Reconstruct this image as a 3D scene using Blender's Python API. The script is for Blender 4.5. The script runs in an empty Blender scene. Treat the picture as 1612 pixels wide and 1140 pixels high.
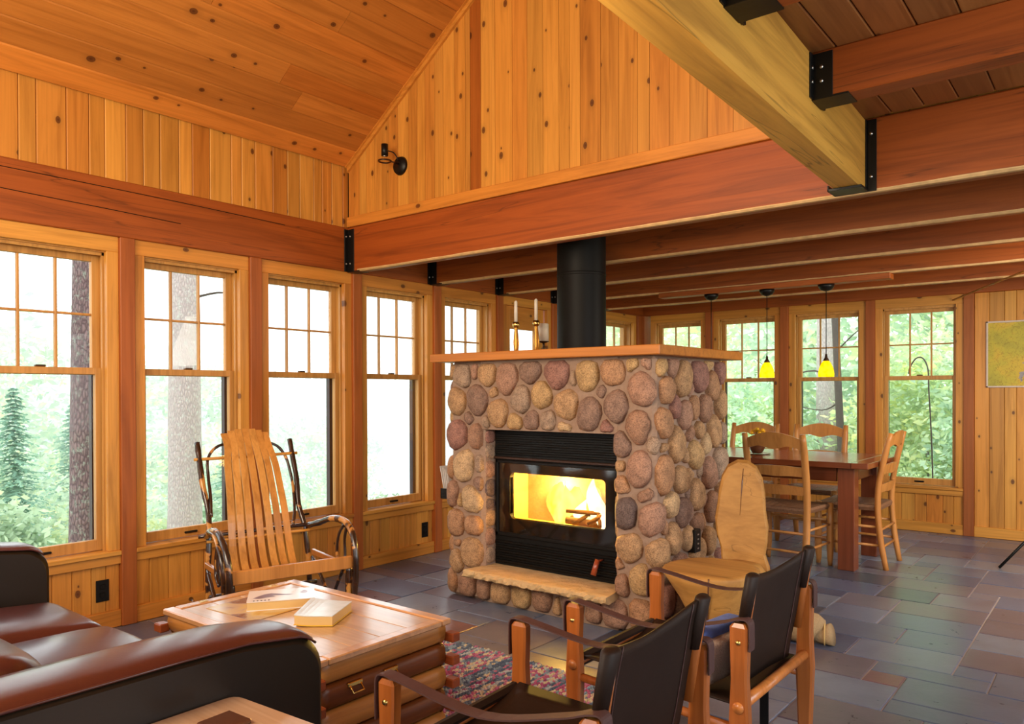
import bpy, bmesh, math, random
from mathutils import Vector, Matrix, noise as mnoise
PI = math.pi
SC = bpy.context.scene
COL = SC.collection
rnd = random.Random(7)

# ------------------------------------------------------------------ camera
cd = bpy.data.cameras.new('camera'); cam = bpy.data.objects.new('camera', cd); COL.objects.link(cam)
cd.sensor_width = 36.0; cd.lens = 1210.44/1612*36.0
cd.shift_y = 56.3/1612; cd.clip_start = 0.05; cd.clip_end = 400
yaw, pitch, roll = -0.6746, -0.00721, -0.00294
fw = Vector((math.sin(yaw)*math.cos(pitch), math.cos(yaw)*math.cos(pitch), math.sin(pitch)))
rt = Vector((math.cos(yaw), -math.sin(yaw), 0)); up = rt.cross(fw)
r2 = rt*math.cos(roll)+up*math.sin(roll); u2 = up*math.cos(roll)-rt*math.sin(roll)
M = Matrix((r2, u2, -fw)).transposed().to_4x4(); M.translation = Vector((4.24, -3.464, 1.26))
cam.matrix_world = M
SC.camera = cam

# ------------------------------------------------------------------ light and exposure
SC.view_settings.view_transform = 'Standard'; SC.view_settings.look = 'None'
SC.view_settings.exposure = 0.0; SC.view_settings.gamma = 1.0
SC.view_settings.use_curve_mapping = False
w = bpy.data.worlds.new('overcast'); SC.world = w; w.use_nodes = True
bg = w.node_tree.nodes['Background']; bg.inputs['Color'].default_value = (0.90, 0.96, 1.0, 1); bg.inputs['Strength'].default_value = 3.2
SC.cycles.max_bounces = 8; SC.cycles.diffuse_bounces = 4; SC.cycles.glossy_bounces = 3
SC.cycles.transparent_max_bounces = 12; SC.cycles.transmission_bounces = 4; SC.cycles.volume_bounces = 3
SC.cycles.sample_clamp_indirect = 6.0
SC.cycles.caustics_reflective = False; SC.cycles.caustics_refractive = False
try: SC.cycles.use_denoising = True
except Exception: pass

def area(name, loc, target, size, power, color, sy=None):
    l = bpy.data.lights.new(name, 'AREA'); l.energy = power; l.color = color; l.size = size
    if sy: l.shape = 'RECTANGLE'; l.size_y = sy
    o = bpy.data.objects.new(name, l); COL.objects.link(o); o.location = loc
    o.rotation_euler = (Vector(target)-Vector(loc)).to_track_quat('-Z', 'Y').to_euler(); return o
WARM = (1.0, 0.82, 0.60)
area('fill_front', (1.9, -4.5, 2.5), (1.5, 0.0, 1.3), 1.4, 105, WARM)  # unseen warm fill added from the camera side for the fireplace front
area('fill_ceiling', (3.0, -3.2, 2.0), (1.6, -1.0, 4.0), 1.6, 72, WARM)  # unseen warm fill added to light the gable and sloped ceiling
area('fill_dining', (4.9, 1.7, 1.75), (2.4, 3.5, 0.6), 1.0, 55, (1.0, 0.90, 0.74))  # unseen fill added to brighten the dining area
area('daylight_fill_right', (5.6, -1.5, 1.9), (3.0, 1.5, 1.2), 1.4, 50, (0.86, 0.93, 1.0))  # added unseen fill in place of daylight from the right windows

# ------------------------------------------------------------------ node helpers
def newmat(name):
    m = bpy.data.materials.new(name); m.use_nodes = True
    nt = m.node_tree; nt.nodes.clear(); return m, nt
class N:
    def __init__(s, nt): s.nt = nt
    def n(s, t, **kw):
        x = s.nt.nodes.new(t)
        for k, v in kw.items():
            if k == 'ins':
                for kk, vv in v.items():
                    if isinstance(vv, bpy.types.NodeSocket): s.nt.links.new(vv, x.inputs[kk])
                    else: x.inputs[kk].default_value = vv
            else: setattr(x, k, v)
        return x
    def math(s, op, a, b=0.0, c=None):
        x = s.nt.nodes.new('ShaderNodeMath'); x.operation = op
        for i, v in enumerate([a, b] + ([c] if c is not None else [])):
            if isinstance(v, bpy.types.NodeSocket): s.nt.links.new(v, x.inputs[i])
            else: x.inputs[i].default_value = v
        return x.outputs[0]
    def vmath(s, op, a, b=None):
        x = s.nt.nodes.new('ShaderNodeVectorMath'); x.operation = op
        for i, v in enumerate([a, b]):
            if v is None: continue
            if isinstance(v, bpy.types.NodeSocket): s.nt.links.new(v, x.inputs[i])
            else: x.inputs[i].default_value = v
        return x.outputs[0]
    def ramp(s, fac, stops, interp='LINEAR'):
        x = s.nt.nodes.new('ShaderNodeValToRGB'); x.color_ramp.interpolation = interp
        el = x.color_ramp.elements
        while len(el) < len(stops): el.new(0.5)
        for e, (p, c) in zip(el, stops):
            e.position = p; e.color = c if len(c) == 4 else (*c, 1)
        s.nt.links.new(fac, x.inputs[0]); return x.outputs[0]
    def mix(s, fac, a, b, mode='MIX'):
        x = s.nt.nodes.new('ShaderNodeMix'); x.data_type = 'RGBA'; x.blend_type = mode; x.clamp_factor = True
        for i, v in ((0, fac), (6, a), (7, b)):
            if isinstance(v, bpy.types.NodeSocket): s.nt.links.new(v, x.inputs[i])
            elif i == 0: x.inputs[i].default_value = v
            else: x.inputs[i].default_value = v if len(v) == 4 else (*v, 1)
        return x.outputs[2]
    def out(s, sh):
        o = s.nt.nodes.new('ShaderNodeOutputMaterial'); s.nt.links.new(sh, o.inputs[0])
    def bsdf(s, color, rough=0.5, metal=0.0, bump=None, bstr=0.3, bdist=0.01, spec=0.5, coat=0.0, **kw):
        b = s.nt.nodes.new('ShaderNodeBsdfPrincipled')
        def st(k, v):
            if isinstance(v, bpy.types.NodeSocket): s.nt.links.new(v, b.inputs[k])
            else: b.inputs[k].default_value = v if not isinstance(v, tuple) or len(v) == 4 else (*v, 1)
        st('Base Color', color); st('Roughness', rough); st('Metallic', metal); st('Specular IOR Level', spec)
        st('Coat Weight', coat); b.inputs['Coat Roughness'].default_value = 0.15
        for k, v in kw.items(): st(k.replace('_', ' '), v)
        if bump is not None:
            bn = s.nt.nodes.new('ShaderNodeBump'); bn.inputs['Strength'].default_value = bstr; bn.inputs['Distance'].default_value = bdist
            s.nt.links.new(bump, bn.inputs['Height']); s.nt.links.new(bn.outputs[0], b.inputs['Normal'])
        s.out(b.outputs[0]); return b
def coords(k, rand=True):
    tc = k.n('ShaderNodeTexCoord').outputs['Object']
    oi = k.n('ShaderNodeObjectInfo')
    if rand:
        off = k.vmath('SCALE', (31.0, 57.0, 83.0)); off.node.inputs[3].default_value = 1.0
        k.nt.links.new(oi.outputs['Random'], off.node.inputs[3])
        tc = k.vmath('ADD', tc, off)
    return tc, oi

def wood(name, ca, cb, along='Z', flat=None, knots=True, rough=0.42, grain=1.0, knotcol=(0.09, 0.022, 0.006), dark=0.72, crack=False, kdens=0.8, kn=None, spec=0.4, coat=0.0):
    m, nt = newmat(name); k = N(nt)
    p, oi = coords(k)
    ax = 'XYZ'.index(along)
    sc = [16.0*grain]*3; sc[ax] = 0.9*grain
    v = k.vmath('MULTIPLY', p, tuple(sc))
    n1 = k.n('ShaderNodeTexNoise', ins={'Vector': v, 'Scale': 1.0, 'Detail': 5.0, 'Roughness': 0.6, 'Distortion': 1.2}).outputs[0]
    sf = [95.0*grain]*3; sf[ax] = 2.0*grain
    n2 = k.n('ShaderNodeTexNoise', ins={'Vector': k.vmath('MULTIPLY', p, tuple(sf)), 'Scale': 1.0, 'Detail': 2.0}).outputs[0]
    base = k.mix(oi.outputs['Random'], ca, cb)
    g = k.ramp(n1, [(0.30, (dark, dark*0.93, dark*0.85)), (0.55, (1, 1, 1)), (0.75, (1.06, 1.08, 1.12))])
    base = k.mix(1.0, base, g, 'MULTIPLY')
    g2 = k.ramp(n2, [(0.3, (0.88, 0.85, 0.80)), (0.6, (1, 1, 1))])
    base = k.mix(0.8, base, g2, 'MULTIPLY')
    if knots:
        kn_ = kn or {'X': 'XZ', 'Y': 'XY', 'Z': 'YZ' if flat == 'X' else 'XZ'}[along]
        sp = k.n('ShaderNodeSeparateXYZ', ins={0: p})
        cb_ = k.n('ShaderNodeCombineXYZ')
        for i_, c_ in enumerate(kn_): nt.links.new(k.math('MULTIPLY', sp.outputs['XYZ'.index(c_)], 4.6 if c_ == along else 7.0), cb_.inputs[i_])
        vv = k.n('ShaderNodeTexVoronoi', voronoi_dimensions='2D', ins={'Vector': cb_.outputs[0], 'Scale': 1.0, 'Randomness': 0.9})
        d = vv.outputs['Distance']
        sep = k.n('ShaderNodeSeparateColor', ins={0: vv.outputs['Color']})
        gate = k.math('GREATER_THAN', sep.outputs[0], kdens)
        rad = k.math('MULTIPLY_ADD', sep.outputs[1], 0.075, 0.035)
        dd = k.math('DIVIDE', d, rad)
        kn = k.ramp(dd, [(0.0, (1, 1, 1)), (0.62, (0.75, 0.75, 0.75)), (0.8, (0.9, 0.9, 0.9)), (1.0, (0, 0, 0))])
        halo = k.ramp(k.math('MULTIPLY', dd, 0.4), [(0.3, (0.35, 0.35, 0.35)), (1.0, (0, 0, 0))])
        base = k.mix(k.math('MULTIPLY', halo, gate), base, tuple(c*0.45 for c in ca))
        base = k.mix(k.math('MULTIPLY', kn, gate), base, knotcol)
    if crack:
        cs = [9.0]*3; cs[ax] = 0.45
        nn = k.n('ShaderNodeTexNoise', ins={'Vector': k.vmath('MULTIPLY', p, tuple(cs)), 'Scale': 1.0, 'Detail': 3.0, 'Distortion': 0.4}).outputs[0]
        cr = k.math('ABSOLUTE', k.math('SUBTRACT', nn, 0.56))
        cr = k.ramp(cr, [(0.0, (1, 1, 1)), (0.006, (0, 0, 0))])
        base = k.mix(k.math('MULTIPLY', cr, 0.6), base, tuple(c*0.18 for c in ca))
    base = k.mix(1.0, base, oi.outputs['Color'], 'MULTIPLY')
    k.bsdf(base, rough, bump=n1, bstr=0.18, bdist=0.004, spec=spec, coat=coat)
    return m

PA, PB = (0.68, 0.315, 0.055), (0.60, 0.225, 0.036)
pine_z = wood('pine_upright_left', PA, PB, 'Z', 'X', kdens=0.55)
pine_zf = wood('pine_upright_gable', PA, PB, 'Z', 'Y', kdens=0.52)
pine_y = wood('pine_along_depth', PA, PB, 'Y', None, kdens=0.6, kn='YZ')
pine_x = wood('pine_along_width', PA, PB, 'X', None, kdens=0.6)
pine_ceil = wood('pine_ceiling', (0.60, 0.225, 0.040), (0.54, 0.185, 0.030), 'Y', None, kdens=0.62)
sash_m = wood('pine_sash', (0.60, 0.30, 0.075), (0.58, 0.28, 0.07), 'Z', None, knots=False)
FA, FB = (0.35, 0.082, 0.011), (0.30, 0.064, 0.008)
fir_x = wood('fir_beam_across', FA, FB, 'X', None, knots=False, dark=0.62, crack=True, rough=0.5)
fir_y = wood('fir_beam_depth', FA, FB, 'Y', None, knots=False, dark=0.6, crack=True, rough=0.5)
fir_z = wood('fir_post', (0.42, 0.115, 0.022), (0.38, 0.098, 0.018), 'Z', None, knots=False, dark=0.7, rough=0.5)
gird_m = wood('girder_timber', (0.74, 0.37, 0.062), (0.74, 0.37, 0.062), 'Y', None, knots=False, dark=0.62, crack=True, grain=0.7, rough=0.6)
deck_m = wood('deck_plank', (0.40, 0.17, 0.05), (0.33, 0.12, 0.035), 'Y', None, kdens=0.8)
mantle_m = wood('mantle_fir', (0.55, 0.195, 0.03), (0.55, 0.195, 0.03), 'X', None, knots=False)
chair_m = wood('chair_birch', (0.60, 0.255, 0.065), (0.56, 0.225, 0.055), 'Z', None, knots=False, rough=0.32, grain=0.8)
safari_m = wood('safari_wood', (0.50, 0.15, 0.03), (0.46, 0.13, 0.026), 'Z', None, knots=False, rough=0.3, coat=0.3)
table_m = wood('table_cherry', (0.24, 0.062, 0.022), (0.21, 0.052, 0.018), 'X', None, knots=False, rough=0.22, coat=0.5)
table_z = wood('table_leg_cherry', (0.24, 0.062, 0.022), (0.21, 0.052, 0.018), 'Z', None, knots=False, rough=0.3, coat=0.3)
slat_m = wood('rocker_slat', (0.64, 0.30, 0.075), (0.58, 0.26, 0.06), 'Z', None, knots=False, rough=0.3, coat=0.3)
logw_m = wood('carved_log', (0.55, 0.27, 0.062), (0.50, 0.24, 0.055), 'X', None, knots=False, rough=0.55, grain=0.5, dark=0.68, crack=True)
cofx_m = wood('log_side_across', (0.50, 0.20, 0.045), (0.42, 0.15, 0.03), 'X', None, rough=0.35, grain=0.6, dark=0.5, kdens=0.6)
cofy_m = wood('log_side_depth', (0.50, 0.20, 0.045), (0.42, 0.15, 0.03), 'Y', None, rough=0.35, grain=0.6, dark=0.5, kdens=0.6)
coftop_m = wood('coffee_top', (0.58, 0.34, 0.17), (0.55, 0.31, 0.15), 'X', None, rough=0.30, coat=1.0, kdens=0.85, spec=0.8, kn='XY')
red_m = wood('peg_end', (0.30, 0.075, 0.02), (0.26, 0.06, 0.016), 'X', None, knots=False, rough=0.35)
side_m = wood('side_table_top', (0.62, 0.40, 0.24), (0.62, 0.40, 0.24), 'X', None, knots=False, rough=0.2, coat=0.4, dark=0.88)

def plain(name, color, rough=0.5, metal=0.0, nscale=30.0, var=0.15, bstr=0.0, spec=0.5, coat=0.0, bdist=0.005, detail=3.0):
    m, nt = newmat(name); k = N(nt); p, oi = coords(k)
    n = k.n('ShaderNodeTexNoise', ins={'Vector': p, 'Scale': nscale, 'Detail': detail}).outputs[0]
    c = k.mix(n, tuple(x*(1-var) for x in color), tuple(min(1, x*(1+var)) for x in color))
    c = k.mix(1.0, c, oi.outputs['Color'], 'MULTIPLY')
    k.bsdf(c, rough, metal, bump=n if bstr else None, bstr=bstr, bdist=bdist, spec=spec, coat=coat); return m
black_m = plain('black_metal', (0.012, 0.011, 0.010), 0.4, 0.6, bstr=0.1)
bolt_m = plain('bolt_steel', (0.55, 0.5, 0.45), 0.35, 1.0)
stove_m = plain('stove_black', (0.007, 0.006, 0.005), 0.5, 0.0, spec=0.2)
pipe_m = plain('stove_pipe_black', (0.007, 0.006, 0.005), 0.5, 0.0, nscale=8, spec=0.12)
mortar_m = plain('mortar', (0.33, 0.215, 0.15), 0.9, nscale=60, var=0.25, bstr=0.6, bdist=0.004, detail=6)
slab_m = plain('sandstone', (0.60, 0.40, 0.19), 0.85, nscale=14, var=0.25, bstr=1.0, bdist=0.02, detail=8)
grout_m = plain('grout', (0.52, 0.42, 0.38), 0.85, nscale=80, var=0.15, bstr=0.3)
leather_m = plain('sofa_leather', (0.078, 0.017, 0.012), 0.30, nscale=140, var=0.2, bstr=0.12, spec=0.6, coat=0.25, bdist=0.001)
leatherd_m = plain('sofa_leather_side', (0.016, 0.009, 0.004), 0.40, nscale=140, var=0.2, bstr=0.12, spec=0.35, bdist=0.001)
saddle_m = plain('safari_leather', (0.022, 0.010, 0.005), 0.55, nscale=120, var=0.3, bstr=0.15, spec=0.28, bdist=0.001)
strap_m = plain('arm_strap_leather', (0.085, 0.035, 0.028), 0.6, nscale=120, var=0.3, bstr=0.2, bdist=0.001)
dark_m = plain('dark_exterior_trim', (0.05, 0.022, 0.018), 0.5)
bronze_m = plain('bronze', (0.10, 0.055, 0.03), 0.35, 0.9)
gold_m = plain('gilt_twig', (0.62, 0.30, 0.05), 0.35, 0.7, nscale=60, bstr=0.4)
wax_m = plain('candle_wax', (0.80, 0.70, 0.58), 0.45)
paper_m = plain('page_edges', (0.66, 0.44, 0.17), 0.8, nscale=8, var=0.1)
brass_m = plain('brass', (0.75, 0.50, 0.15), 0.25, 1.0)
rush_m = plain('woven_rush', (0.24, 0.11, 0.05), 0.6, nscale=90, var=0.5, bstr=0.8, bdist=0.004)
burlap_m = plain('burlap', (0.42, 0.27, 0.13), 0.9, nscale=150, var=0.3, bstr=0.6)
bluecl_m = plain('blue_cloth', (0.16, 0.26, 0.70), 0.8, nscale=60, var=0.3, bstr=0.3)
worn_lit_m = plain('worn_lit_wane', (0.66, 0.40, 0.17), 0.8, nscale=25, var=0.35)  # worn tan edge, with window light put into its colour
fleece_m = plain('tan_fleece', (0.80, 0.62, 0.48), 0.95, nscale=200, var=0.25, bstr=0.8)
whitecl_m = plain('white_cloth', (0.75, 0.70, 0.66), 0.8)
yellow_m = plain('yellow_petal', (0.85, 0.50, 0.02), 0.6, nscale=40, var=0.3)
bowl_m = plain('brown_glaze', (0.12, 0.045, 0.02), 0.25, coat=0.5)
twig_m = None
def twigmat():
    m, nt = newmat('hickory_bark'); k = N(nt); p, oi = coords(k)
    n = k.n('ShaderNodeTexNoise', ins={'Vector': p, 'Scale': 9.0, 'Detail': 4.0, 'Distortion': 0.8}).outputs[0]
    c = k.ramp(n, [(0.42, (0.022, 0.010, 0.006)), (0.56, (0.05, 0.018, 0.008)), (0.60, (0.50, 0.21, 0.045)), (0.75, (0.60, 0.30, 0.07))])
    k.bsdf(c, 0.25, coat=0.5, bump=n, bstr=0.3); return m
twig_m = twigmat()

def stonemat():
    m, nt = newmat('river_stone'); k = N(nt); p, oi = coords(k)
    c = k.ramp(oi.outputs['Random'], [(0.0, (0.40, 0.225, 0.125)), (0.12, (0.33, 0.19, 0.125)), (0.24, (0.46, 0.30, 0.145)), (0.38, (0.26, 0.165, 0.125)),
        (0.48, (0.37, 0.215, 0.15)), (0.60, (0.43, 0.265, 0.14)), (0.74, (0.16, 0.115, 0.105)), (0.79, (0.35, 0.25, 0.18)), (0.88, (0.30, 0.155, 0.125)), (0.94, (0.50, 0.35, 0.20))], 'CONSTANT')
    n = k.n('ShaderNodeTexNoise', ins={'Vector': p, 'Scale': 22.0, 'Detail': 6.0, 'Roughness': 0.7}).outputs[0]
    s = k.n('ShaderNodeTexNoise', ins={'Vector': p, 'Scale': 160.0, 'Detail': 2.0}).outputs[0]
    c = k.mix(1.0, c, k.ramp(n, [(0.3, (0.62, 0.58, 0.55)), (0.55, (1.05, 1.0, 0.95)), (0.75, (1.3, 1.2, 1.05))]), 'MULTIPLY')
    c = k.mix(1.0, c, k.ramp(s, [(0.35, (0.65, 0.62, 0.6)), (0.5, (1, 1, 1)), (0.68, (1.25, 1.22, 1.15))]), 'MULTIPLY')
    k.bsdf(c, 0.75, bump=n, bstr=0.5, bdist=0.008, spec=0.3); return m
stone_m = stonemat()

def slatemat():
    m, nt = newmat('slate'); k = N(nt); p, oi = coords(k)
    c = k.ramp(oi.outputs['Random'], [(0.0, (0.105, 0.128, 0.205)), (0.14, (0.150, 0.172, 0.245)), (0.28, (0.080, 0.096, 0.160)), (0.40, (0.150, 0.142, 0.185)),
        (0.52, (0.190, 0.212, 0.285)), (0.64, (0.130, 0.108, 0.140)), (0.74, (0.112, 0.135, 0.200)), (0.84, (0.170, 0.088, 0.098)), (0.89, (0.165, 0.188, 0.250)), (0.95, (0.065, 0.075, 0.110))], 'CONSTANT')
    n = k.n('ShaderNodeTexNoise', ins={'Vector': p, 'Scale': 7.0, 'Detail': 7.0, 'Roughness': 0.65, 'Distortion': 0.5}).outputs[0]
    c = k.mix(1.0, c, k.ramp(n, [(0.3, (0.75, 0.75, 0.78)), (0.6, (1.08, 1.06, 1.04))]), 'MULTIPLY')
    rg = k.math('MULTIPLY_ADD', n, 0.22, 0.20)
    k.bsdf(c, rg, bump=n, bstr=0.35, bdist=0.006, spec=0.55); return m
slate_m = slatemat()

def glassmat():
    m, nt = newmat('window_glass'); k = N(nt)
    t = k.n('ShaderNodeBsdfTransparent', ins={0: (0.97, 0.985, 0.98, 1)}); g = k.n('ShaderNodeBsdfGlossy', ins={'Roughness': 0.02})
    fr = k.n('ShaderNodeFresnel', ins={'IOR': 1.45})
    mx = k.n('ShaderNodeMixShader'); nt.links.new(k.math('MULTIPLY', fr.outputs[0], 0.22), mx.inputs[0]); nt.links.new(t.outputs[0], mx.inputs[1]); nt.links.new(g.outputs[0], mx.inputs[2])
    k.out(mx.outputs[0]); return m
glass_m = glassmat()

def emit(name, c1, c2, s, scale=8):
    m, nt = newmat(name); k = N(nt); p, oi = coords(k, False)
    n = k.n('ShaderNodeTexNoise', ins={'Vector': p, 'Scale': scale, 'Detail': 3.0}).outputs[0]
    c = k.ramp(n, [(0.35, c1), (0.65, c2)])
    e = k.n('ShaderNodeEmission', ins={0: c, 1: s}); k.out(e.outputs[0]); return m
shade_m = emit('glowing_amber_glass', (1.0, 0.62, 0.0), (1.0, 0.80, 0.02), 1.5, 20)

# ------------------------------------------------------------------ mesh builder
class MB:
    def __init__(s): s.v = []; s.f = []; s.s = []
    def add(s, vs, fs, smooth=False):
        b = len(s.v); s.v += [tuple(x) for x in vs]; s.f += [tuple(i+b for i in f) for f in fs]; s.s += [smooth]*len(fs); return s
    def box(s, x0, x1, y0, y1, z0, z1, c=0.0):
        if c <= 0:
            vs = [(x, y, z) for z in (z0, z1) for y in (y0, y1) for x in (x0, x1)]
            return s.add(vs, [(0, 2, 3, 1), (4, 5, 7, 6), (0, 1, 5, 4), (2, 6, 7, 3), (0, 4, 6, 2), (1, 3, 7, 5)])
        X, Y, Z = (x0, x1), (y0, y1), (z0, z1); vs = []; idx = {}
        for i in (0, 1):
            for j in (0, 1):
                for q in (0, 1):
                    sx, sy, sz = (1, -1)[i], (1, -1)[j], (1, -1)[q]
                    for a in range(3):
                        p = [X[i]+sx*c, Y[j]+sy*c, Z[q]+sz*c]; p[a] = (X[i], Y[j], Z[q])[a]
                        idx[(i, j, q, a)] = len(vs); vs.append(p)
        fs = []
        for a in range(3):
            for t in (0, 1):
                o = [(0, 0), (1, 0), (1, 1), (0, 1)]
                def key(u, v): k = [u, v]; k.insert(a, t); return tuple(k)
                fs.append([idx[(*key(u, v), a)] for u, v in o])
        for a in range(3):
            b, d = [q for q in range(3) if q != a]
            for u in (0, 1):
                for v in (0, 1):
                    def kk(t): k = [0, 0, 0]; k[a] = t; k[b] = u; k[d] = v; return tuple(k)
                    fs.append([idx[(*kk(0), b)], idx[(*kk(1), b)], idx[(*kk(1), d)], idx[(*kk(0), d)]])
        for i in (0, 1):
            for j in (0, 1):
                for q in (0, 1): fs.append([idx[(i, j, q, a)] for a in range(3)])
        return s.add(vs, fs)
    def prism(s, poly, fn, d0, d1, smooth=False):
        n = len(poly)
        vs = [fn(a, b, d0) for a, b in poly] + [fn(a, b, d1) for a, b in poly]
        fs = [tuple(range(n)), tuple(range(2*n-1, n-1, -1))] + [(i, (i+1) % n, (i+1) % n+n, i+n) for i in range(n)]
        return s.add(vs, fs, smooth)
    def tube(s, path, rad, n=8, caps=True, sq=None):
        P = [Vector(p) for p in path]; m = len(P)
        if not isinstance(rad, (list, tuple)): rad = [rad]*m
        T = [(P[min(i+1, m-1)]-P[max(i-1, 0)]).normalized() for i in range(m)]
        ref = Vector((0, 0, 1)) if abs(T[0].z) < 0.9 else Vector((1, 0, 0))
        a = T[0].cross(ref).normalized(); vs = []
        for i in range(m):
            a = (a-T[i]*a.dot(T[i])).normalized(); b = T[i].cross(a)
            for q in range(n):
                t = 2*PI*q/n + (PI/4 if sq else 0)
                ra, rb = (rad[i], rad[i]) if not sq else (rad[i]*sq[0], rad[i]*sq[1])
                vs.append(P[i]+a*math.cos(t)*ra+b*math.sin(t)*rb)
        fs = [(i*n+q, i*n+(q+1) % n, (i+1)*n+(q+1) % n, (i+1)*n+q) for i in range(m-1) for q in range(n)]
        if caps: fs += [tuple(range(n-1, -1, -1)), tuple((m-1)*n+q for q in range(n))]
        return s.add(vs, fs, n > 4)
    def lathe(s, prof, c=(0, 0, 0), n=16, sx=1, sy=1):
        vs = [(c[0]+r*math.cos(2*PI*q/n)*sx, c[1]+r*math.sin(2*PI*q/n)*sy, c[2]+z) for r, z in prof for q in range(n)]
        m = len(prof)
        fs = [(i*n+q, i*n+(q+1) % n, (i+1)*n+(q+1) % n, (i+1)*n+q) for i in range(m-1) for q in range(n)]
        if prof[0][0] > 1e-5: fs.append(tuple(range(n-1, -1, -1)))
        if prof[-1][0] > 1e-5: fs.append(tuple((m-1)*n+q for q in range(n)))
        return s.add(vs, fs, True)
    def rbox(s, x0, x1, y0, y1, z0, z1, r, seg=3, mid=4, fn=None):
        c = Vector(((x0+x1)/2, (y0+y1)/2, (z0+z1)/2)); h = Vector(((x1-x0)/2, (y1-y0)/2, (z1-z0)/2))
        r = min(r, h.x*0.999, h.y*0.999, h.z*0.999)
        def grid(hh):
            g = [-hh + r*(1-math.cos(PI/2*i/seg)) if False else -hh + r*i/seg for i in range(seg)]
            g += [-(hh-r)+2*(hh-r)*i/mid for i in range(mid+1)]
            g += [hh - r*i/seg for i in range(seg-1, -1, -1)]
            return g
        G = [grid(h.x), grid(h.y), grid(h.z)]; vs = []; ix = {}; fs = []
        def vid(p):
            k = tuple(round(q, 5) for q in p)
            if k not in ix:
                inner = Vector([max(-(h[a]-r), min(h[a]-r, p[a])) for a in range(3)]); d = Vector(p)-inner
                q = inner+d.normalized()*r if d.length > 1e-9 else Vector(p)
                q = q+c
                if fn: q = Vector(fn(q, c, h))
                ix[k] = len(vs); vs.append(q)
            return ix[k]
        for a in range(3):
            b, d = (a+1) % 3, (a+2) % 3
            for t in (-1, 1):
                for i in range(len(G[b])-1):
                    for j in range(len(G[d])-1):
                        q = []
                        for u, v in ((i, j), (i+1, j), (i+1, j+1), (i, j+1)):
                            p = [0, 0, 0]; p[a] = t*h[a]; p[b] = G[b][u]; p[d] = G[d][v]; q.append(vid(p))
                        q2 = []
                        for e in q:
                            if e not in q2: q2.append(e)
                        if len(q2) > 2: fs.append(tuple(q2 if t > 0 else q2[::-1]))
        return s.add(vs, fs, True)
    def xf(s, M):
        s.v = [tuple(M @ Vector(p)) for p in s.v]; return s
    def mesh(s, name, recalc=True):
        me = bpy.data.meshes.new(name); me.from_pydata(s.v, [], s.f)
        me.polygons.foreach_set('use_smooth', s.s); me.update()
        if recalc:
            bm = bmesh.new(); bm.from_mesh(me); bmesh.ops.recalc_face_normals(bm, faces=bm.faces); bm.to_mesh(me); bm.free()
        return me
    def build(s, name, mat, parent=None, color=None, recalc=True, **kw):
        me = s.mesh(name, recalc); me.materials.append(mat)
        o = bpy.data.objects.new(name, me); COL.objects.link(o)
        if parent: o.parent = parent
        if color: o.color = (*color, 1)
        for k, v in kw.items(): o[k] = v
        return o
def empty(name, loc=(0, 0, 0), rz=0.0, **kw):
    o = bpy.data.objects.new(name, None); COL.objects.link(o); o.location = loc; o.rotation_euler = (0, 0, rz)
    o.empty_display_size = 0.1
    for k, v in kw.items(): o[k] = v
    return o
def tag(o, label, category, group=None):
    o['label'] = label; o['category'] = category
    if group: o['group'] = group
    return o
def copy_tree(o, parent=None):
    c = o.copy(); COL.objects.link(c); c.parent = parent
    for ch in list(o.children): copy_tree(ch, c)
    return c
def spline(pts, n=6):
    P = [Vector(p) for p in pts]; P = [P[0]*2-P[1]]+P+[P[-1]*2-P[-2]]; out = []
    for i in range(1, len(P)-2):
        for j in range(n):
            t = j/n; a, b, c, d = P[i-1:i+3]
            out.append(0.5*((2*b)+(c-a)*t+(2*a-5*b+4*c-d)*t*t+(3*b-a-3*c+d)*t**3))
    out.append(P[-2]); return out
def bx(name, mat, x0, x1, y0, y1, z0, z1, parent=None, c=0.003, color=None, **kw):
    return MB().box(x0, x1, y0, y1, z0, z1, c).build(name, mat, parent, color, recalc=c > 0, **kw)
def tint(lo=0.85, hi=1.1, warm=0.06):
    t = rnd.uniform(lo, hi); wv = rnd.uniform(-warm, warm); return (t, t*(1+wv), t*(1+wv*2))
STR = dict(kind='structure')
# ================================================================== STRUCTURE
ZB, ZT = 2.104, 2.407          # underside and top of the perimeter beams
YF = 4.198                      # far wall
LP = [-3.1, -2.3, -1.50, -0.71, 0.10, 0.91, 1.686, 2.50, 3.30, 4.12]     # posts of the left wall
FP = [0.04, 0.78, 1.575, 2.373, 3.17]                                    # posts of the far wall
# ---- floor of slate tiles
fl = MB().box(-0.05, 6.9, -5.6, 4.3, -0.12, -0.006).build('floor', grout_m, kind='structure')
def camxy(x, y, z=0.0):
    d = Vector((x, y, z))-Vector((4.24, -3.464, 1.26)); dz = d.dot(fw)
    if dz < 0.2: return None
    return 806+1210.4*d.dot(r2)/dz, 626.3-1210.4*d.dot(u2)/dz
mod = 0.1515; nx, ny = 45, 64; gx0, gy0 = 0.0, -5.5
occ = [[False]*ny for _ in range(nx)]
tiles = []
tr = random.Random(11)
shapes = [(3, 2), (2, 1), (2, 2), (2, 1), (3, 2), (2, 1), (3, 1), (2, 2), (1, 1), (3, 1)]
for j in range(ny):
    for i in range(nx):
        if occ[i][j]: continue
        sh = shapes[:]; tr.shuffle(sh)
        for a, b in sorted(sh[:4], key=lambda q: -q[0]*q[1]) + [(1, 1)]:
            if i+a <= nx and j+b <= ny and not any(occ[i+p][j+q] for p in range(a) for q in range(b)):
                for p in range(a):
                    for q in range(b): occ[i+p][j+q] = True
                tiles.append((gx0+i*mod, gy0+j*mod, a*mod, b*mod)); break
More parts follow.
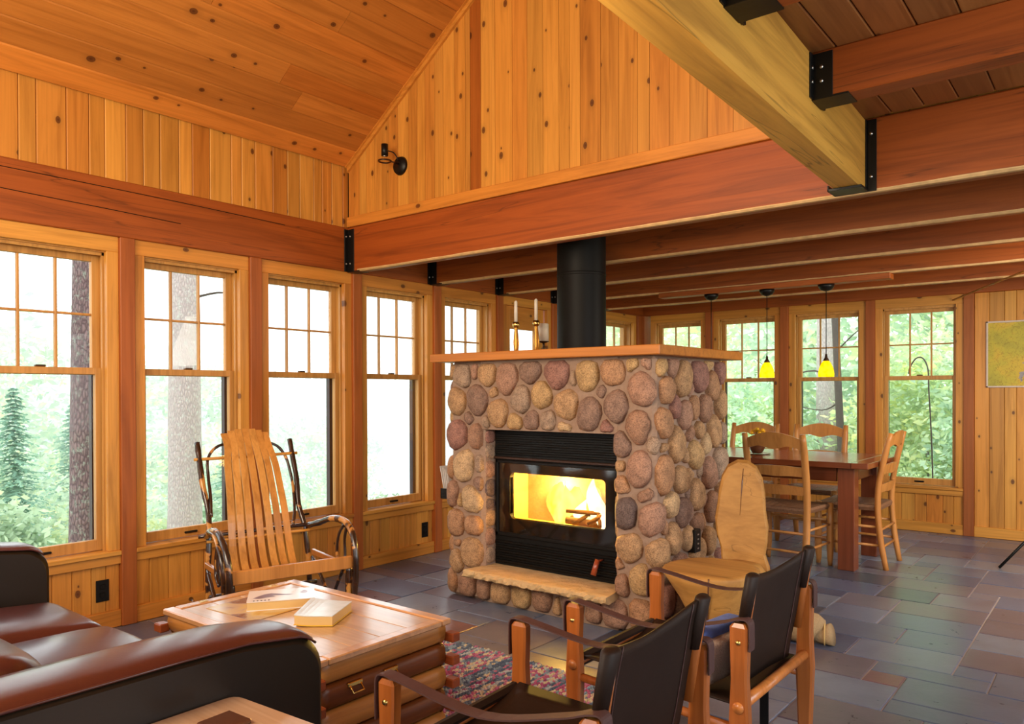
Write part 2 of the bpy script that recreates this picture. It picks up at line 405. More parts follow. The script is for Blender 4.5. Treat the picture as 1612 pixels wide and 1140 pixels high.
def tile_mb(mb, x, y, a, b, h):
    g = 0.0035; c = 0.003; x0, x1, y0, y1 = x+g, x+a-g, y+g, y+b-g
    x1 = min(x1, 6.8); y1 = min(y1, YF)
    jt = [tr.uniform(-0.0015, 0.0015) for _ in range(4)]
    vs = [(x0, y0, -0.01), (x1, y0, -0.01), (x1, y1, -0.01), (x0, y1, -0.01)]
    vs += [(x0+jt[0], y0+jt[1], h-0.0025), (x1+jt[1], y0+jt[2], h-0.0025), (x1+jt[2], y1+jt[3], h-0.0025), (x0+jt[3], y1+jt[0], h-0.0025)]
    vs += [(x0+c, y0+c, h), (x1-c, y0+c, h), (x1-c, y1-c, h), (x0+c, y1-c, h)]
    fs = [(4*k+i, 4*k+(i+1) % 4, 4*k+4+(i+1) % 4, 4*k+4+i) for k in (0, 1) for i in range(4)] + [(8, 9, 10, 11)]
    mb.add(vs, fs)
cand = []
for t in tiles:
    x, y, a, b = t; cx, cy = x+a/2, y+b/2
    c = camxy(cx, cy); ok = c and -60 < c[0] < 1680 and 560 < c[1] < 1200
    if ok and 0.98 < cx < 2.34 and 0.15 < cy < 0.85: ok = False
    if ok and 0.66 < cx < 2.5 and -3.3 < cy < -2.3: ok = False
    dist = math.hypot(cx-4.24, cy+3.464)
    cand.append((a*b/dist**2.6 if ok else -1, t))
cand.sort(key=lambda q: -q[0])
rest = MB()
for i, (s, t) in enumerate(cand):
    if s > 0 and i < 296:
        mb = MB(); x, y, a, b = t
        tile_mb(mb, x, y, a, b, tr.uniform(-0.0005, 0.0015)); mb.build('tile', slate_m, fl, recalc=False)
    else: tile_mb(rest, *t, 0.0)
o = rest.build('tile_field', slate_m, fl, recalc=False); o['kind'] = 'stuff'

# ---- left wall: sill-height wainscot, posts, beam, knee wall above
wl = MB().box(-0.22, -0.055, -5.5, 4.4, -0.4, 0.345).build('wall_left', dark_m, kind='structure')
wf = MB().box(-0.2, 6.9, 4.25, 4.42, -0.4, 0.345).build('wall_far', dark_m, kind='structure')
def Lf(s, d, z): return (-d, s, z)
def Ff(s, d, z): return (s, YF+d, z)
def wbox(mp, s0, s1, d0, d1, z0, z1, c=0.002):
    a = mp(s0, d0, z0); b = mp(s1, d1, z1)
    return MB().box(min(a[0], b[0]), max(a[0], b[0]), min(a[1], b[1]), max(a[1], b[1]), min(a[2], b[2]), max(a[2], b[2]), c)
mL = dict(v=pine_z, h=pine_y); mF = dict(v=pine_zf, h=pine_x)
wr = random.Random(5)
def tintr(R, lo, hi, warm):
    t = R.uniform(lo, hi); wv = R.uniform(-warm, warm); return (t, t*(1+wv), t*(1+wv*2))
def wainscot(mp, mm, wall, s0, s1, z0, z1, d=0.035):
    s = s0
    while s < s1-0.002:
        wd = wr.choice([0.075, 0.085, 0.095, 0.11, 0.13]); e = min(s+wd, s1)
        if s1-e < 0.035: e = s1
        wbox(mp, s+0.001, e-0.001, d, d+0.018, z0, z1, 0.003).build('board', mm['v'], wall, tintr(wr, 0.82, 1.12, 0.08))
        s = e
def baseboard(name, mp, mm, s0, s1, d=0.012):
    o = wbox(mp, s0, s1, d, d+0.024, 0.0, 0.090, 0.003).build(name, mm['h'], None, (1.0, 1.0, 1.0)); o['kind'] = 'structure'; return o
wn = [0]
def window(mp, mm, wall, p0, p1, base):
    wn[0] += 1
    s0, s1 = p0+0.04, p1-0.04
    root = empty('window_%d' % wn[0], mp((s0+s1)/2, 0.1, 0.41), kind='structure')
    off = Vector(root.location)
    def B(nm, mat, a0, a1, d0, d1, z0, z1, par=root, c=0.002, color=None):
        mb = wbox(mp, a0, a1, d0, d1, z0, z1, c)
        mb.v = [(x-off.x, y-off.y, z-off.z) for x, y, z in mb.v]
        return mb.build(nm, mat, par, color, recalc=c > 0)
    cs = 0.062
    B('head_casing', mm['h'], s0, s1, 0.022, 0.055, 2.022, ZB+0.01, color=tintr(wr, 0.95, 1.1, 0.03))
    B('side_casing', mm['v'], s0, s0+cs, 0.022, 0.055, 0.411, 2.022, color=tintr(wr, 0.95, 1.1, 0.03))
    B('side_casing', mm['v'], s1-cs, s1, 0.022, 0.055, 0.411, 2.022, color=tintr(wr, 0.95, 1.1, 0.03))
    B('sill', mm['h'], s0, s1, 0.0, 0.17, 0.385, 0.411, c=0.004)
    B('apron', mm['h'], s0, s1, 0.016, 0.05, 0.338, 0.385)
    i0, i1 = s0+cs-0.006, s1-cs+0.006
    for a, b in ((i0-0.02, i0), (i1, i1+0.02)): B('jamb', sash_m, a, b, 0.05, 0.20, 0.411, 2.03, c=0)
    B('head_jamb', sash_m, i0, i1, 0.05, 0.20, 2.016, 2.036, c=0)
    for a, b in ((i0, i0+0.014), (i1-0.014, i1)): B('parting_stop', sash_m, a, b, 0.062, 0.078, 0.411, 2.016, c=0)
    B('head_stop', sash_m, i0, i1, 0.062, 0.078, 2.0, 2.016, c=0)
    st = 0.040
    # upper sash, outside
    u = wbox(mp, i0, i0+st, 0.125, 0.158, 1.36, 2.016, 0.002)
    for q in (wbox(mp, i1-st, i1, 0.125, 0.158, 1.36, 2.016, 0.002), wbox(mp, i0+st, i1-st, 0.125, 0.158, 1.972, 2.016, 0.002), wbox(mp, i0+st, i1-st, 0.125, 0.158, 1.36, 1.398, 0.002)): u.add(q.v, q.f)
    u.v = [(x-off.x, y-off.y, z-off.z) for x, y, z in u.v]
    us = u.build('upper_sash', sash_m, root)
    g0, g1 = i0+st, i1-st; zg0, zg1 = 1.398, 1.972; tw = 0.013
    xs = [g0+(g1-g0)*k/3 for k in range(4)]; zm = (zg0+zg1)/2
    for x in xs[1:3]: B('muntin', sash_m, x-tw/2, x+tw/2, 0.128, 0.152, zg0, zg1, us, 0.003)
    B('muntin', sash_m, g0, g1, 0.130, 0.150, zm-tw/2, zm+tw/2, us, 0.003)
    for k in range(3):
        for a, b in ((zg0, zm), (zm, zg1)):
            B('pane', glass_m, xs[k]+tw/2, xs[k+1]-tw/2, 0.139, 0.142, a+tw/2*(a == zm), b-tw/2*(b == zm), us, 0)
    # lower sash, inside
    u = wbox(mp, i0+0.001, i0+st, 0.085, 0.118, 0.415, 1.398, 0.002)
    for q in (wbox(mp, i1-st, i1-0.001, 0.085, 0.118, 0.415, 1.398, 0.002), wbox(mp, i0+st, i1-st, 0.085, 0.118, 1.362, 1.398, 0.002), wbox(mp, i0+st, i1-st, 0.085, 0.118, 0.415, 0.472, 0.002)): u.add(q.v, q.f)
    u.v = [(x-off.x, y-off.y, z-off.z) for x, y, z in u.v]
    ls = u.build('lower_sash', sash_m, root)
    B('pane', glass_m, i0+st, i1-st, 0.100, 0.103, 0.472, 1.362, ls, 0)
    mid = (s0+s1)/2
    B('sash_lift', black_m, mid-0.04, mid+0.04, 0.072, 0.085, 0.435, 0.448, ls, 0.004)
    B('sash_lock', bronze_m, mid-0.025, mid+0.025, 0.088, 0.115, 1.398, 1.409, ls, 0.004)
    for a, b in ((i0, i0+0.028), (i1-0.028, i1)): B('screen_frame', dark_m, a, b, 0.165, 0.20, 0.411, 1.37, c=0)
    # below
    wainscot(mp, mm, wall, s0, s1, 0.05, 0.345)
    baseboard(base, mp, mm, s0, s1)
tn = [0]
for k, p in enumerate(LP):
    o = MB().box(-0.20, 0.0, p-0.04, p+0.04, 0.0, ZB, 0.003).build('post', fir_z, None, tintr(wr, 0.9, 1.1, 0.05)); o['kind'] = 'structure'
for k, p in enumerate(FP[1:] + [4.0, 4.8, 5.6, 6.4]):
    o = MB().box(p-0.04, p+0.04, YF, YF+0.2, 0.0, ZB, 0.003).build('post', fir_z, None, tintr(wr, 0.9, 1.1, 0.05)); o['kind'] = 'structure'
o = MB().box(-0.2, 0.04, YF-0.04, YF+0.2, 0.0, ZB, 0.003).build('post', fir_z, None, (0.9, 0.9, 0.9)); o['kind'] = 'structure'
for i in range(len(LP)-1):
    if i == 6: continue                      # the door bay
    window(Lf, mL, wl, LP[i], LP[i+1], 'baseboard_left')
for i in range(len(FP)-1): window(Ff, mF, wf, FP[i], FP[i+1], 'baseboard_far')
# solid panelled part of the far wall
MB().box(3.21, 6.9, YF+0.05, YF+0.2, 0.3, ZB).build('backing', dark_m, wf)
for a, b in ((3.21, 3.96), (4.04, 4.76), (4.84, 5.56), (5.64, 6.36)):
    wainscot(Ff, mF, wf, a, b, 0.05, ZB, 0.03); baseboard('baseboard_far', Ff, mF, a, b)
# perimeter beams
pb = MB().box(-0.2, 0.0, -5.5, YF+0.2, ZB, ZT, 0.004).build('ceiling_beam', fir_y, None, (1, 1, 1)); pb['kind'] = 'structure'
pf = MB().box(0.0, 6.9, YF, YF+0.2, ZB, ZT, 0.004).build('ceiling_beam', fir_x, None, (1, 1, 1)); pf['kind'] = 'structure'
# a long drying crack in the left beam
crk = MB()
for pts in ([(-2.35, 2.262), (-1.95, 2.25), (-1.6, 2.243), (-1.2, 2.232)], [(-2.3, 2.36), (-1.3, 2.355), (-0.5, 2.342)]):
    crk.tube([(0.0005, y, z) for y, z in spline([(p[0], p[1], 0) for p in pts], 6) for _ in [0]] if False else [(0.0, q.x, q.y) for q in spline([(p[0], p[1], 0) for p in pts], 6)], 0.0022, 4)
crk.build('drying_crack', stove_m, pb)
# ---- door in the left wall
dr = empty('door_1', (-0.06, 2.093, 0.0), kind='structure')
def D(nm, mat, a0, a1, d0, d1, z0, z1, par=dr, c=0.002, color=None):
    mb = wbox(Lf, a0, a1, d0, d1, z0, z1, c); mb.v = [(x+0.06, y-2.093, z) for x, y, z in mb.v]; return mb.build(nm, mat, par, color)
D('head_casing', pine_y, 1.726, 2.46, 0.02, 0.055, 2.03, ZB+0.01)
D('side_casing', pine_z, 1.726, 1.785, 0.02, 0.055, 0, 2.03, color=(0.8, 0.75, 0.7)); D('side_casing', pine_z, 2.40, 2.46, 0.02, 0.055, 0, 2.03)
for a, b, z0, z1 in ((1.783, 1.90, 0, 2.04), (2.28, 2.402, 0, 2.04), (1.90, 2.28, 1.83, 2.04), (1.90, 2.28, 0, 0.3)):
    D('door_stile' if z1-z0 > 1 else 'door_rail', pine_z if z1-z0 > 1 else pine_y, a, b, 0.07, 0.11, z0, z1, color=(0.95, 0.95, 0.95))
D('pane', glass_m, 1.90, 2.28, 0.088, 0.092, 0.3, 1.83, c=0)
D('hinge', black_m, 2.393, 2.405, 0.052, 0.07, 1.62, 1.74); D('hinge', black_m, 2.393, 2.405, 0.052, 0.07, 0.30, 0.42)
D('threshold', pine_y, 1.726, 2.46, 0.0, 0.2, 0.0, 0.02)
D('door_knob', brass_m, 1.83, 1.87, 0.03, 0.07, 0.95, 0.99, c=0.015)

# ---- joists of the loft, each with its iron hanger
def joist(y, x0, x1, z0, z1, col, hang='left', th=0.085, mat=fir_x):
    o = MB().box(x0, x1, y-th/2, y+th/2, z0, z1, 0.006).build('ceiling_beam', mat, None, col); o['kind'] = 'structure'
    return o
def hanger(par, x, y, z0, z1, th, d=1):
    mb = MB(); w2 = th/2+0.004
    mb.box(min(x, x+d*0.008), max(x, x+d*0.008), y-w2-0.028, y+w2+0.028, z0-0.004, z1, 0.001)
    mb.box(min(x, x+d*0.07), max(x, x+d*0.07), y-w2, y-w2+0.004, z0-0.004, z1, 0.001)
    mb.box(min(x, x+d*0.07), max(x, x+d*0.07), y+w2-0.004, y+w2, z0-0.004, z1, 0.001)
    mb.box(min(x, x+d*0.12), max(x, x+d*0.12), y-w2, y+w2, z0-0.008, z0-0.002, 0.001)
    h = mb.build('hanger', black_m, par)
    n = 2
    for zz in (z0+0.05, z1-0.05):
        for xx, yy, vert in ((x+d*0.035, y-w2-0.003, 0), (x+d*0.008, y-w2-0.014, 1)):
            q = MB()
            if vert: q.tube([(xx, yy, zz), (xx+d*0.004, yy, zz)], 0.0065, 8)
            else: q.tube([(xx, yy, zz), (xx, yy-0.004, zz)], 0.0065, 8)
            q.build('bolt', bolt_m, h)
JY = [0.053, 0.866, 1.683, 2.497, 3.30]
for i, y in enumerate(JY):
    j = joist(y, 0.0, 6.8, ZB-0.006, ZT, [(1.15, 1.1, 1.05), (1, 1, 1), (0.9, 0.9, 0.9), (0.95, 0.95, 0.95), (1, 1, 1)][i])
    hanger(j, 0.0, y, ZB, ZT-0.015, 0.085)
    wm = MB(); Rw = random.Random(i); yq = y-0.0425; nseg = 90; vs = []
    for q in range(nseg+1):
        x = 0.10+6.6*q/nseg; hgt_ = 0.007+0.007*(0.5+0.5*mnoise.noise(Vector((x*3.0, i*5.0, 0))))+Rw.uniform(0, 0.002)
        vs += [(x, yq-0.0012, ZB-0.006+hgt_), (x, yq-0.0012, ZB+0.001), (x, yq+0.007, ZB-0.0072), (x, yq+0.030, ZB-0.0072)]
    wm.add(vs, [(q*4+k, (q+1)*4+k, (q+1)*4+k+1, q*4+k+1) for q in range(nseg) for k in range(3)]); wm.build('worn_lit_edge', worn_lit_m, j, recalc=False)  # strip for worn edge and light caught underneath, both painted in tan
# the big girder that meets the first joist, with its own short joists to the right
def gx(y): return -0.034*y
gm = MB()
prof = [(3.262, 2.112), (3.378, 2.112), (3.378, ZT+0.002), (3.262, ZT+0.002)]
gv = []
for y in (0.008, -5.4):
    c = 0.008
    for a, b in ((3.262+c, 2.112), (3.378-c, 2.112), (3.378, 2.112+c), (3.378, ZT-c), (3.378-c, ZT), (3.262+c, ZT), (3.262, ZT-c), (3.262, 2.112+c)): gv.append((a+gx(y), y, b))
gm.add(gv, [tuple(range(8)), tuple(range(15, 7, -1))]+[(i, (i+1) % 8, (i+1) % 8+8, i+8) for i in range(8)])
gd = gm.build('ceiling_beam', gird_m, None, (1, 1, 1)); gd['kind'] = 'structure'
hg = MB().box(3.252, 3.388, -0.10, 0.012, 2.100, 2.110, 0.001).box(3.374, 3.384, -0.006, 0.010, 2.10, 2.40, 0.001).box(3.384, 3.42, 0.004, 0.011, 2.10, 2.40, 0.001)
hg.box(3.252, 3.258, -0.10, 0.012, 2.10, 2.125, 0.001)
hgo = hg.build('hanger', black_m, gd)
for z in (2.16, 2.34): MB().tube([(3.40, 0.004, z), (3.40, -0.002, z)], 0.007, 8).build('bolt', bolt_m, hgo)
for y in (-0.74, -1.53, -2.32, -3.11):
    x = 3.378+gx(y)
    j = joist(y, x, 6.8, 2.245, ZT, (0.95, 0.92, 0.9), th=0.10)
    hanger(j, x, y, 2.25, ZT-0.01, 0.10)
# deck planks of the loft: beyond the first joist over the whole width, and right of the girder
ck = MB().box(0.0, 6.9, 0.05, YF+0.2, ZT+0.022, ZT+0.04).box(3.33, 6.9, -5.5, 0.0, ZT+0.022, ZT+0.04).build('ceiling', deck_m, kind='structure')
dx = 3.36; R = random.Random(3)
while dx < 6.75:
    MB().box(dx+0.0015, dx+0.1195, -5.4, 0.0, ZT, ZT+0.022, 0.004).build('plank', deck_m, ck, tintr(R, 0.8, 1.15, 0.06)); dx += 0.121
dx = 0.0
while dx < 6.75:
    MB().box(dx+0.0015, dx+0.1795, 0.05, YF+0.05, ZT, ZT+0.022, 0.004).build('plank', deck_m, ck, tintr(R, 0.8, 1.15, 0.06)); dx += 0.181
# ---- knee wall above the left beam
kw = MB().box(-0.2, -0.035, -5.5, 0.1, ZT, 2.86).build('wall_upper_left', dark_m, kind='structure')
s = -5.4; R = random.Random(21)
while s < 0.0:
    wd = R.choice([0.07, 0.08, 0.095, 0.11, 0.125, 0.14]); e = min(s+wd, 0.0)
    MB().box(-0.035, -0.012, s+0.001, (e if e < 0 else 0.03)-0.001, ZT, 2.865, 0.004).build('board', pine_z, kw, tintr(R, 0.8, 1.13, 0.07)); s = e
# ---- gable wall over the first joist
SL = 0.70; ZE = 2.845; RX = 3.4; RZ = ZE+SL*RX
def roofz(x): return ZE+SL*x if x <= RX else RZ-SL*(x-RX)
gb = MB().prism([(-0.1, ZT), (6.9, ZT), (6.9, roofz(6.8)), (RX, RZ+0.1), (-0.1, ZE)], lambda a, b, d: (a, d, b), 0.045, 0.12).build('wall_gable', dark_m, kind='structure')
s = 0.0; R = random.Random(33)
spec = [0.055, 0.06, 0.07, 0.085, 0.075, 0.065, 0.09, 0.10, 0.08, 0.07, 0.085, 0.075, 0.095, 0.09]
i = 0
while s < 6.8:
    if s < 1.13:
        wd = spec[i % len(spec)]
        if s+wd > 1.10: wd = 1.135-s
        col = tintr(R, 0.86, 1.08, 0.06)
    elif s < 1.14: wd = 0.085; col = (0.62, 0.44, 0.36)
    else: wd = R.choice([0.13, 0.15, 0.11, 0.09, 0.14, 0.07]); col = tintr(R, 0.84, 1.1, 0.06)
    e = min(s+wd, 6.8)
    if s < RX < e: e = RX
    MB().prism([(s+0.001, ZT+0.01), (e-0.001, ZT+0.01), (e-0.001, roofz(e)), (s+0.001, roofz(s))], lambda a, b, d: (a, d, b), 0.0215, 0.045).build('board', pine_zf, gb, col)
    MB().prism([(s+0.004, ZT+0.01), (e-0.004, ZT+0.01), (e-0.004, roofz(e)), (s+0.004, roofz(s))], lambda a, b, d: (a, d, b), 0.018, 0.0215).build('board_face', pine_zf, gb, col) if False else None
    s = e; i += 1
def trimb(name, mb, mat, col=(1.05, 1.05, 1.05)):
    o = mb.build(name, mat, None, col); o['kind'] = 'structure'; return o
trimb('trim_1', MB().box(0.0, 3.30, 0.000, 0.024, ZT+0.001, ZT+0.070, 0.003), pine_x, (1.12, 1.12, 1.1))
nv = Vector((-SL, 1)).normalized()
def rake(o0, o1, y0, y1):
    q = [(0.0, ZE-o0), (RX, RZ-o0), (RX, RZ-o1), (0.0, ZE-o1)]
    return MB().prism(q, lambda a, b, d: (a, d, b), y0, y1)
trimb('trim_2', rake(-0.01, 0.055, 0.004, 0.0225), pine_x, (0.95, 0.9, 0.85)); trimb('trim_3', rake(0.0, 0.026, -0.014, 0.004), pine_x, (1.1, 1.05, 1.0))
# ---- sloped ceiling, planks along the room
rf = MB().prism([(-0.3, ZE-0.18), (RX, RZ+0.03), (RX, RZ+0.12), (-0.3, ZE-0.08)], lambda a, b, d: (a, d, b), -5.6, 0.15)
rf.prism([(7.1, ZE-0.18), (RX, RZ+0.03), (RX, RZ+0.12), (7.1, ZE-0.08)], lambda a, b, d: (a, d, b), -5.6, 0.15)
for i, v in enumerate(rf.v): rf.v[i] = (v[0], v[1], v[2]+0.0)
rfo = rf.build('ceiling', pine_ceil, kind='structure')
cosn = 1/math.sqrt(1+SL*SL); PWD = 0.118; R = random.Random(9)
nrow = int(RX/(PWD))+1
for side in (0, 1):
    for i in range(nrow):
        a, b = i*PWD+0.0012, min((i+1)*PWD, RX)-0.0012
        cuts = [-5.5]
        while cuts[-1] < 0: cuts.append(cuts[-1]+R.uniform(1.2, 3.2))
        if side == 0 and i == 2: cuts = [-5.5, -2.9, -0.62, 1]
        if side == 0 and i == 5: cuts = [-5.5, -3.4, -1.35, 1]
        if side == 0 and i == 0: cuts = [-5.5, 1]
        cuts[-1] = 0.01
        if len(cuts) > 2 and cuts[-1]-cuts[-2] < 0.4: cuts.pop(-2)
        if side: cuts = [-5.5, 0.01]
        for y0, y1 in zip(cuts[:-1], cuts[1:]):
            if side == 0: q = [(a, ZE+SL*a-0.018), (a+0.004, ZE+SL*(a+0.004)-0.023), (b-0.004, ZE+SL*(b-0.004)-0.023), (b, ZE+SL*b-0.018), (b, ZE+SL*b+0.004), (a, ZE+SL*a+0.004)]
            else: q = [(6.8-t, z) for t, z in [(a, ZE+SL*a-0.02), (b, ZE+SL*b-0.02), (b, ZE+SL*b+0.004), (a, ZE+SL*a+0.004)]]
            c = tintr(R, 0.86, 1.12, 0.07)
            if side == 0 and i == 0: c = (1.3, 1.32, 1.3)
            MB().prism(q, lambda p, z, d: (p, d, z), y0+0.0012, y1-0.0012).build('plank', pine_ceil, rfo, c)
# ---- right and rear walls (behind the camera's right shoulder), with daylight openings
wrr = MB()
for a, b, z0, z1 in ((-5.5, -4.6, 0, 2.9), (-4.6, -0.9, 2.1, 2.9), (-0.9, 0.9, 0, 2.9), (0.9, 3.4, 2.1, 2.9), (3.4, 4.4, 0, 2.9), (-4.6, -0.9, 0, 0.42), (0.9, 3.4, 0, 0.42)): wrr.box(6.8, 6.95, a, b, z0, z1)
wrr.build('wall_right', pine_z, kind='structure')
rw = MB()
rw.box(-0.2, 6.95, -5.65, -5.5, 0, 0.42).box(-0.2, 1.0, -5.65, -5.5, 0.42, 2.1).box(2.6, 4.4, -5.65, -5.5, 0.42, 2.1).box(6.0, 6.95, -5.65, -5.5, 0.42, 2.1)
rw.prism([(-0.2, 2.1), (6.95, 2.1), (6.95, 2.85), (RX, RZ+0.1), (-0.2, 2.85)], lambda a, b, d: (a, d, b), -5.65, -5.5)
rw.build('wall_rear', pine_zf, kind='structure')
# ================================================================== FIREPLACE
fpx0, fpx1, fpy0, fpy1 = 0.945, 2.367, 0.044, 0.885
FH = 1.447
fp = empty('fireplace', (1.65, 0.45, 0.0)); tag(fp, 'river stone fireplace block with a lit black stove insert, middle of the room', 'fireplace')
def T(mb, o): mb.v = [(x-o[0], y-o[1], z-o[2]) for x, y, z in mb.v]; return mb
FO = (1.65, 0.45, 0.0)
core = MB()
OL, OR_, OT, OB = 1.214, 2.128, 1.036, 0.165
ch = 0.03
core.box(fpx0, OL, fpy0, 0.45, 0, FH, 0.02).box(OR_, fpx1, fpy0, 0.45, 0, FH, 0.02).box(OL-0.02, OR_+0.02, fpy0, 0.45, OT, FH, 0.003).box(OL-0.02, OR_+0.02, fpy0, 0.45, 0, OB, 0.003)
core.box(fpx0, fpx1, 0.43, fpy1, 0, FH, 0.02)
T(core, FO).build('mortar_body', mortar_m, fp)
def clip(poly, nx_, ny_, c):       # keep points with n.p <= c
    out = []
    for i in range(len(poly)):
        a, b = poly[i], poly[(i+1) % len(poly)]
        da, db = nx_*a[0]+ny_*a[1]-c, nx_*b[0]+ny_*b[1]-c
        if da <= 0: out.append(a)
        if (da < 0 < db) or (db < 0 < da):
            t = da/(da-db); out.append((a[0]+(b[0]-a[0])*t, a[1]+(b[1]-a[1])*t))
    return out
def stones(domain, holes, R, rmin, rmax, fn, name='stone', gap=0.0065, hmul=1.0, tries=9000):
    u0, u1, z0, z1 = domain; pts = []
    cnt = 0
    radii = [rmax, rmax*0.86, rmax*0.72, (rmin+rmax)/2, rmin*1.15, rmin]
    for rr in radii:
        for _ in range(tries//len(radii)):
            r = rr*R.uniform(0.94, 1.06); u = R.uniform(u0+r*0.62, u1-r*0.62) if u1-u0 > 1.3*r else (u0+u1)/2; z = R.uniform(z0+r*0.6, z1-r*0.6)
            if any(h[0]-r*0.62 < u < h[1]+r*0.62 and h[2]-r*0.62 < z < h[3]+r*0.62 for h in holes): continue
            if rr == rmax and R.random() < 0.55: continue
            if all((u-p[0])**2+(z-p[1])**2 > ((r+p[2])*0.88)**2 for p in pts): pts.append((u, z, r))
    for (u, z, r) in pts:
        poly = [(max(u0, u-r*2), max(z0, z-r*2)), (min(u1, u+r*2), max(z0, z-r*2)), (min(u1, u+r*2), min(z1, z+r*2)), (max(u0, u-r*2), min(z1, z+r*2))]
        for h in holes:
            if h[2] < z < h[3]:
                if u <= h[0]: poly = clip(poly, 1, 0, h[0])
                if u >= h[1]: poly = clip(poly, -1, 0, -h[1])
            else:
                if z >= h[3] and h[0] < u < h[1]: poly = clip(poly, 0, -1, -h[3])
                elif z <= h[2] and h[0] < u < h[1]: poly = clip(poly, 0, 1, h[2])
        for (a, b, q) in pts:
            dx, dz = a-u, b-z; d2 = dx*dx+dz*dz
            if d2 < 1e-9 or d2 > 0.36: continue
            t = (d2+r*r-q*q)/(2*d2); d = math.sqrt(d2)
            poly = clip(poly, dx/d, dz/d, (u*dx+z*dz)/d+t*d)
            if len(poly) < 3: break
        if len(poly) < 3: continue
        cx = sum(p[0] for p in poly)/len(poly); cz = sum(p[1] for p in poly)/len(poly)
        # radial resample with rounding
        n = 14; rad = []
        for k in range(n):
            a = 2*PI*k/n; dx, dz = math.cos(a), math.sin(a); best = 9
            for i in range(len(poly)):
                p, q = poly[i], poly[(i+1) % len(poly)]
                ex, ez = q[0]-p[0], q[1]-p[1]; den = dx*ez-dz*ex
                if abs(den) < 1e-9: continue
                t = ((p[0]-cx)*ez-(p[1]-cz)*ex)/den; s_ = ((p[0]-cx)*dz-(p[1]-cz)*dx)/den
                if t > 0 and -1e-6 <= s_ <= 1+1e-6: best = min(best, t)
            rad.append(min(best, r*2.0))
        for _ in range(2):
            rad = [min(rad[k], 0.2*rad[k-1]+0.6*rad[k]+0.2*rad[(k+1) % n]) for k in range(n)]
        rm = sum(rad)/n; g = gap+R.uniform(0, 0.004)
        H = min(0.048, rm*R.uniform(0.55, 0.75))*hmul
        cnt += 1; vs = []; rings = [(1.0, -0.012), (1.0, H*0.25), (0.93, H*0.62), (0.72, H*0.90), (0.38, H*1.0)]
        tl = (R.uniform(-0.12, 0.12), R.uniform(-0.12, 0.12))
        for (f, h) in rings:
            for k in range(n):
                a = 2*PI*k/n; rr = max(0.008, rad[k]-g)*f
                du, dz = math.cos(a)*rr, math.sin(a)*rr
                hh = h + (tl[0]*du+tl[1]*dz)*(h > 0) + R.uniform(-0.0012, 0.0012)
                vs.append(fn(cx+du, cz+dz, hh))
        vs.append(fn(cx, cz, H*1.02)); m = len(rings)
        fs = [(i*n+k, i*n+(k+1) % n, (i+1)*n+(k+1) % n, (i+1)*n+k) for i in range(m-1) for k in range(n)]+[((m-1)*n+k, (m-1)*n+(k+1) % n, m*n) for k in range(n)]
        mb = MB().add(vs, fs, True); T(mb, FO); mb.build(name, stone_m, fp, tintr(R, 0.85, 1.15, 0.05))
    return cnt
W_, D_, CR = fpx1-fpx0, fpy1-fpy0, 0.05
def wrapf(u, z, h):                # u runs: left side (negative), front 0..W, right side W..W+D
    segs = []
    if u < 0:
        if u > -CR and False: pass
    def corner(cx, cy, a0, t): return cx, cy, a0+t
    L = CR*PI/4
    if u < -L: x, y, nx_, ny_ = fpx0, fpy0+(-u), -1, 0
    elif u < L:
        t = (u+L)/(2*L); a = PI+t*PI/2; nx_, ny_ = math.cos(a), math.sin(a); x, y = fpx0+CR+nx_*CR, fpy0+CR+ny_*CR
    elif u < W_-L: x, y, nx_, ny_ = fpx0+u, fpy0, 0, -1
    elif u < W_+L:
        t = (u-(W_-L))/(2*L); a = 1.5*PI+t*PI/2; nx_, ny_ = math.cos(a), math.sin(a); x, y = fpx1-CR+nx_*CR, fpy0+CR+ny_*CR
    else: x, y, nx_, ny_ = fpx1, fpy0+(u-W_), 1, 0
    return (x+nx_*h, y+ny_*h, z)
RS = random.Random(17)
hole = (OL-fpx0, OR_-fpx0, OB-0.005, OT)
KZ = 1.22
n1 = stones((-0.42, W_+D_, 0.004/KZ, (FH-0.004)/KZ), [(hole[0], hole[1], hole[2]/KZ, hole[3]/KZ)], RS, 0.030, 0.080, lambda u, z, h: wrapf(u, z*KZ, h))
def jambL(u, z, h): return (OL-0.004+h*0.8, fpy0+0.012+u, z)
stones((0, 0.10, 0.215, OT), [], RS, 0.040, 0.056, jambL, gap=0.004, hmul=0.6, tries=900)
stones((0, 0.10, 0.215, OT), [], RS, 0.040, 0.056, lambda u, z, h: (OR_+0.004-h*0.8, fpy0+0.012+u, z), gap=0.004, hmul=0.6, tries=900)
print('STONES', n1)
# sandstone hearth slab with a chiselled front edge
sl = MB(); nxs = 60; R = random.Random(4)
x0, x1 = 1.175, 2.165
rows = [(0.16, 0.166), (-0.085, 0.166), (-0.105, 0.176), (-0.108, 0.192), (-0.098, 0.206), (-0.085, 0.211), (0.16, 0.211)]
vs = []
for i in range(nxs+1):
    x = x0+(x1-x0)*i/nxs
    for k, (y, z) in enumerate(rows):
        j = R.uniform(-0.007, 0.007) if 1 <= k <= 4 else 0
        xx = x + (0 if 0 < i < nxs else (R.uniform(-0.005, 0.005)))
        if y > 0.1: xx = min(max(xx, OL), OR_)
        vs.append((xx, y+j, z+(R.uniform(-0.003, 0.003) if k in (2, 3) else 0)))
m = len(rows)
fs = [(i*m+k, (i+1)*m+k, (i+1)*m+(k+1) % m, i*m+(k+1) % m) for i in range(nxs) for k in range(m)]+[tuple(range(m)), tuple(nxs*m+k for k in range(m))]
T(MB().add(vs, fs), FO).build('hearth_slab', slab_m, fp)
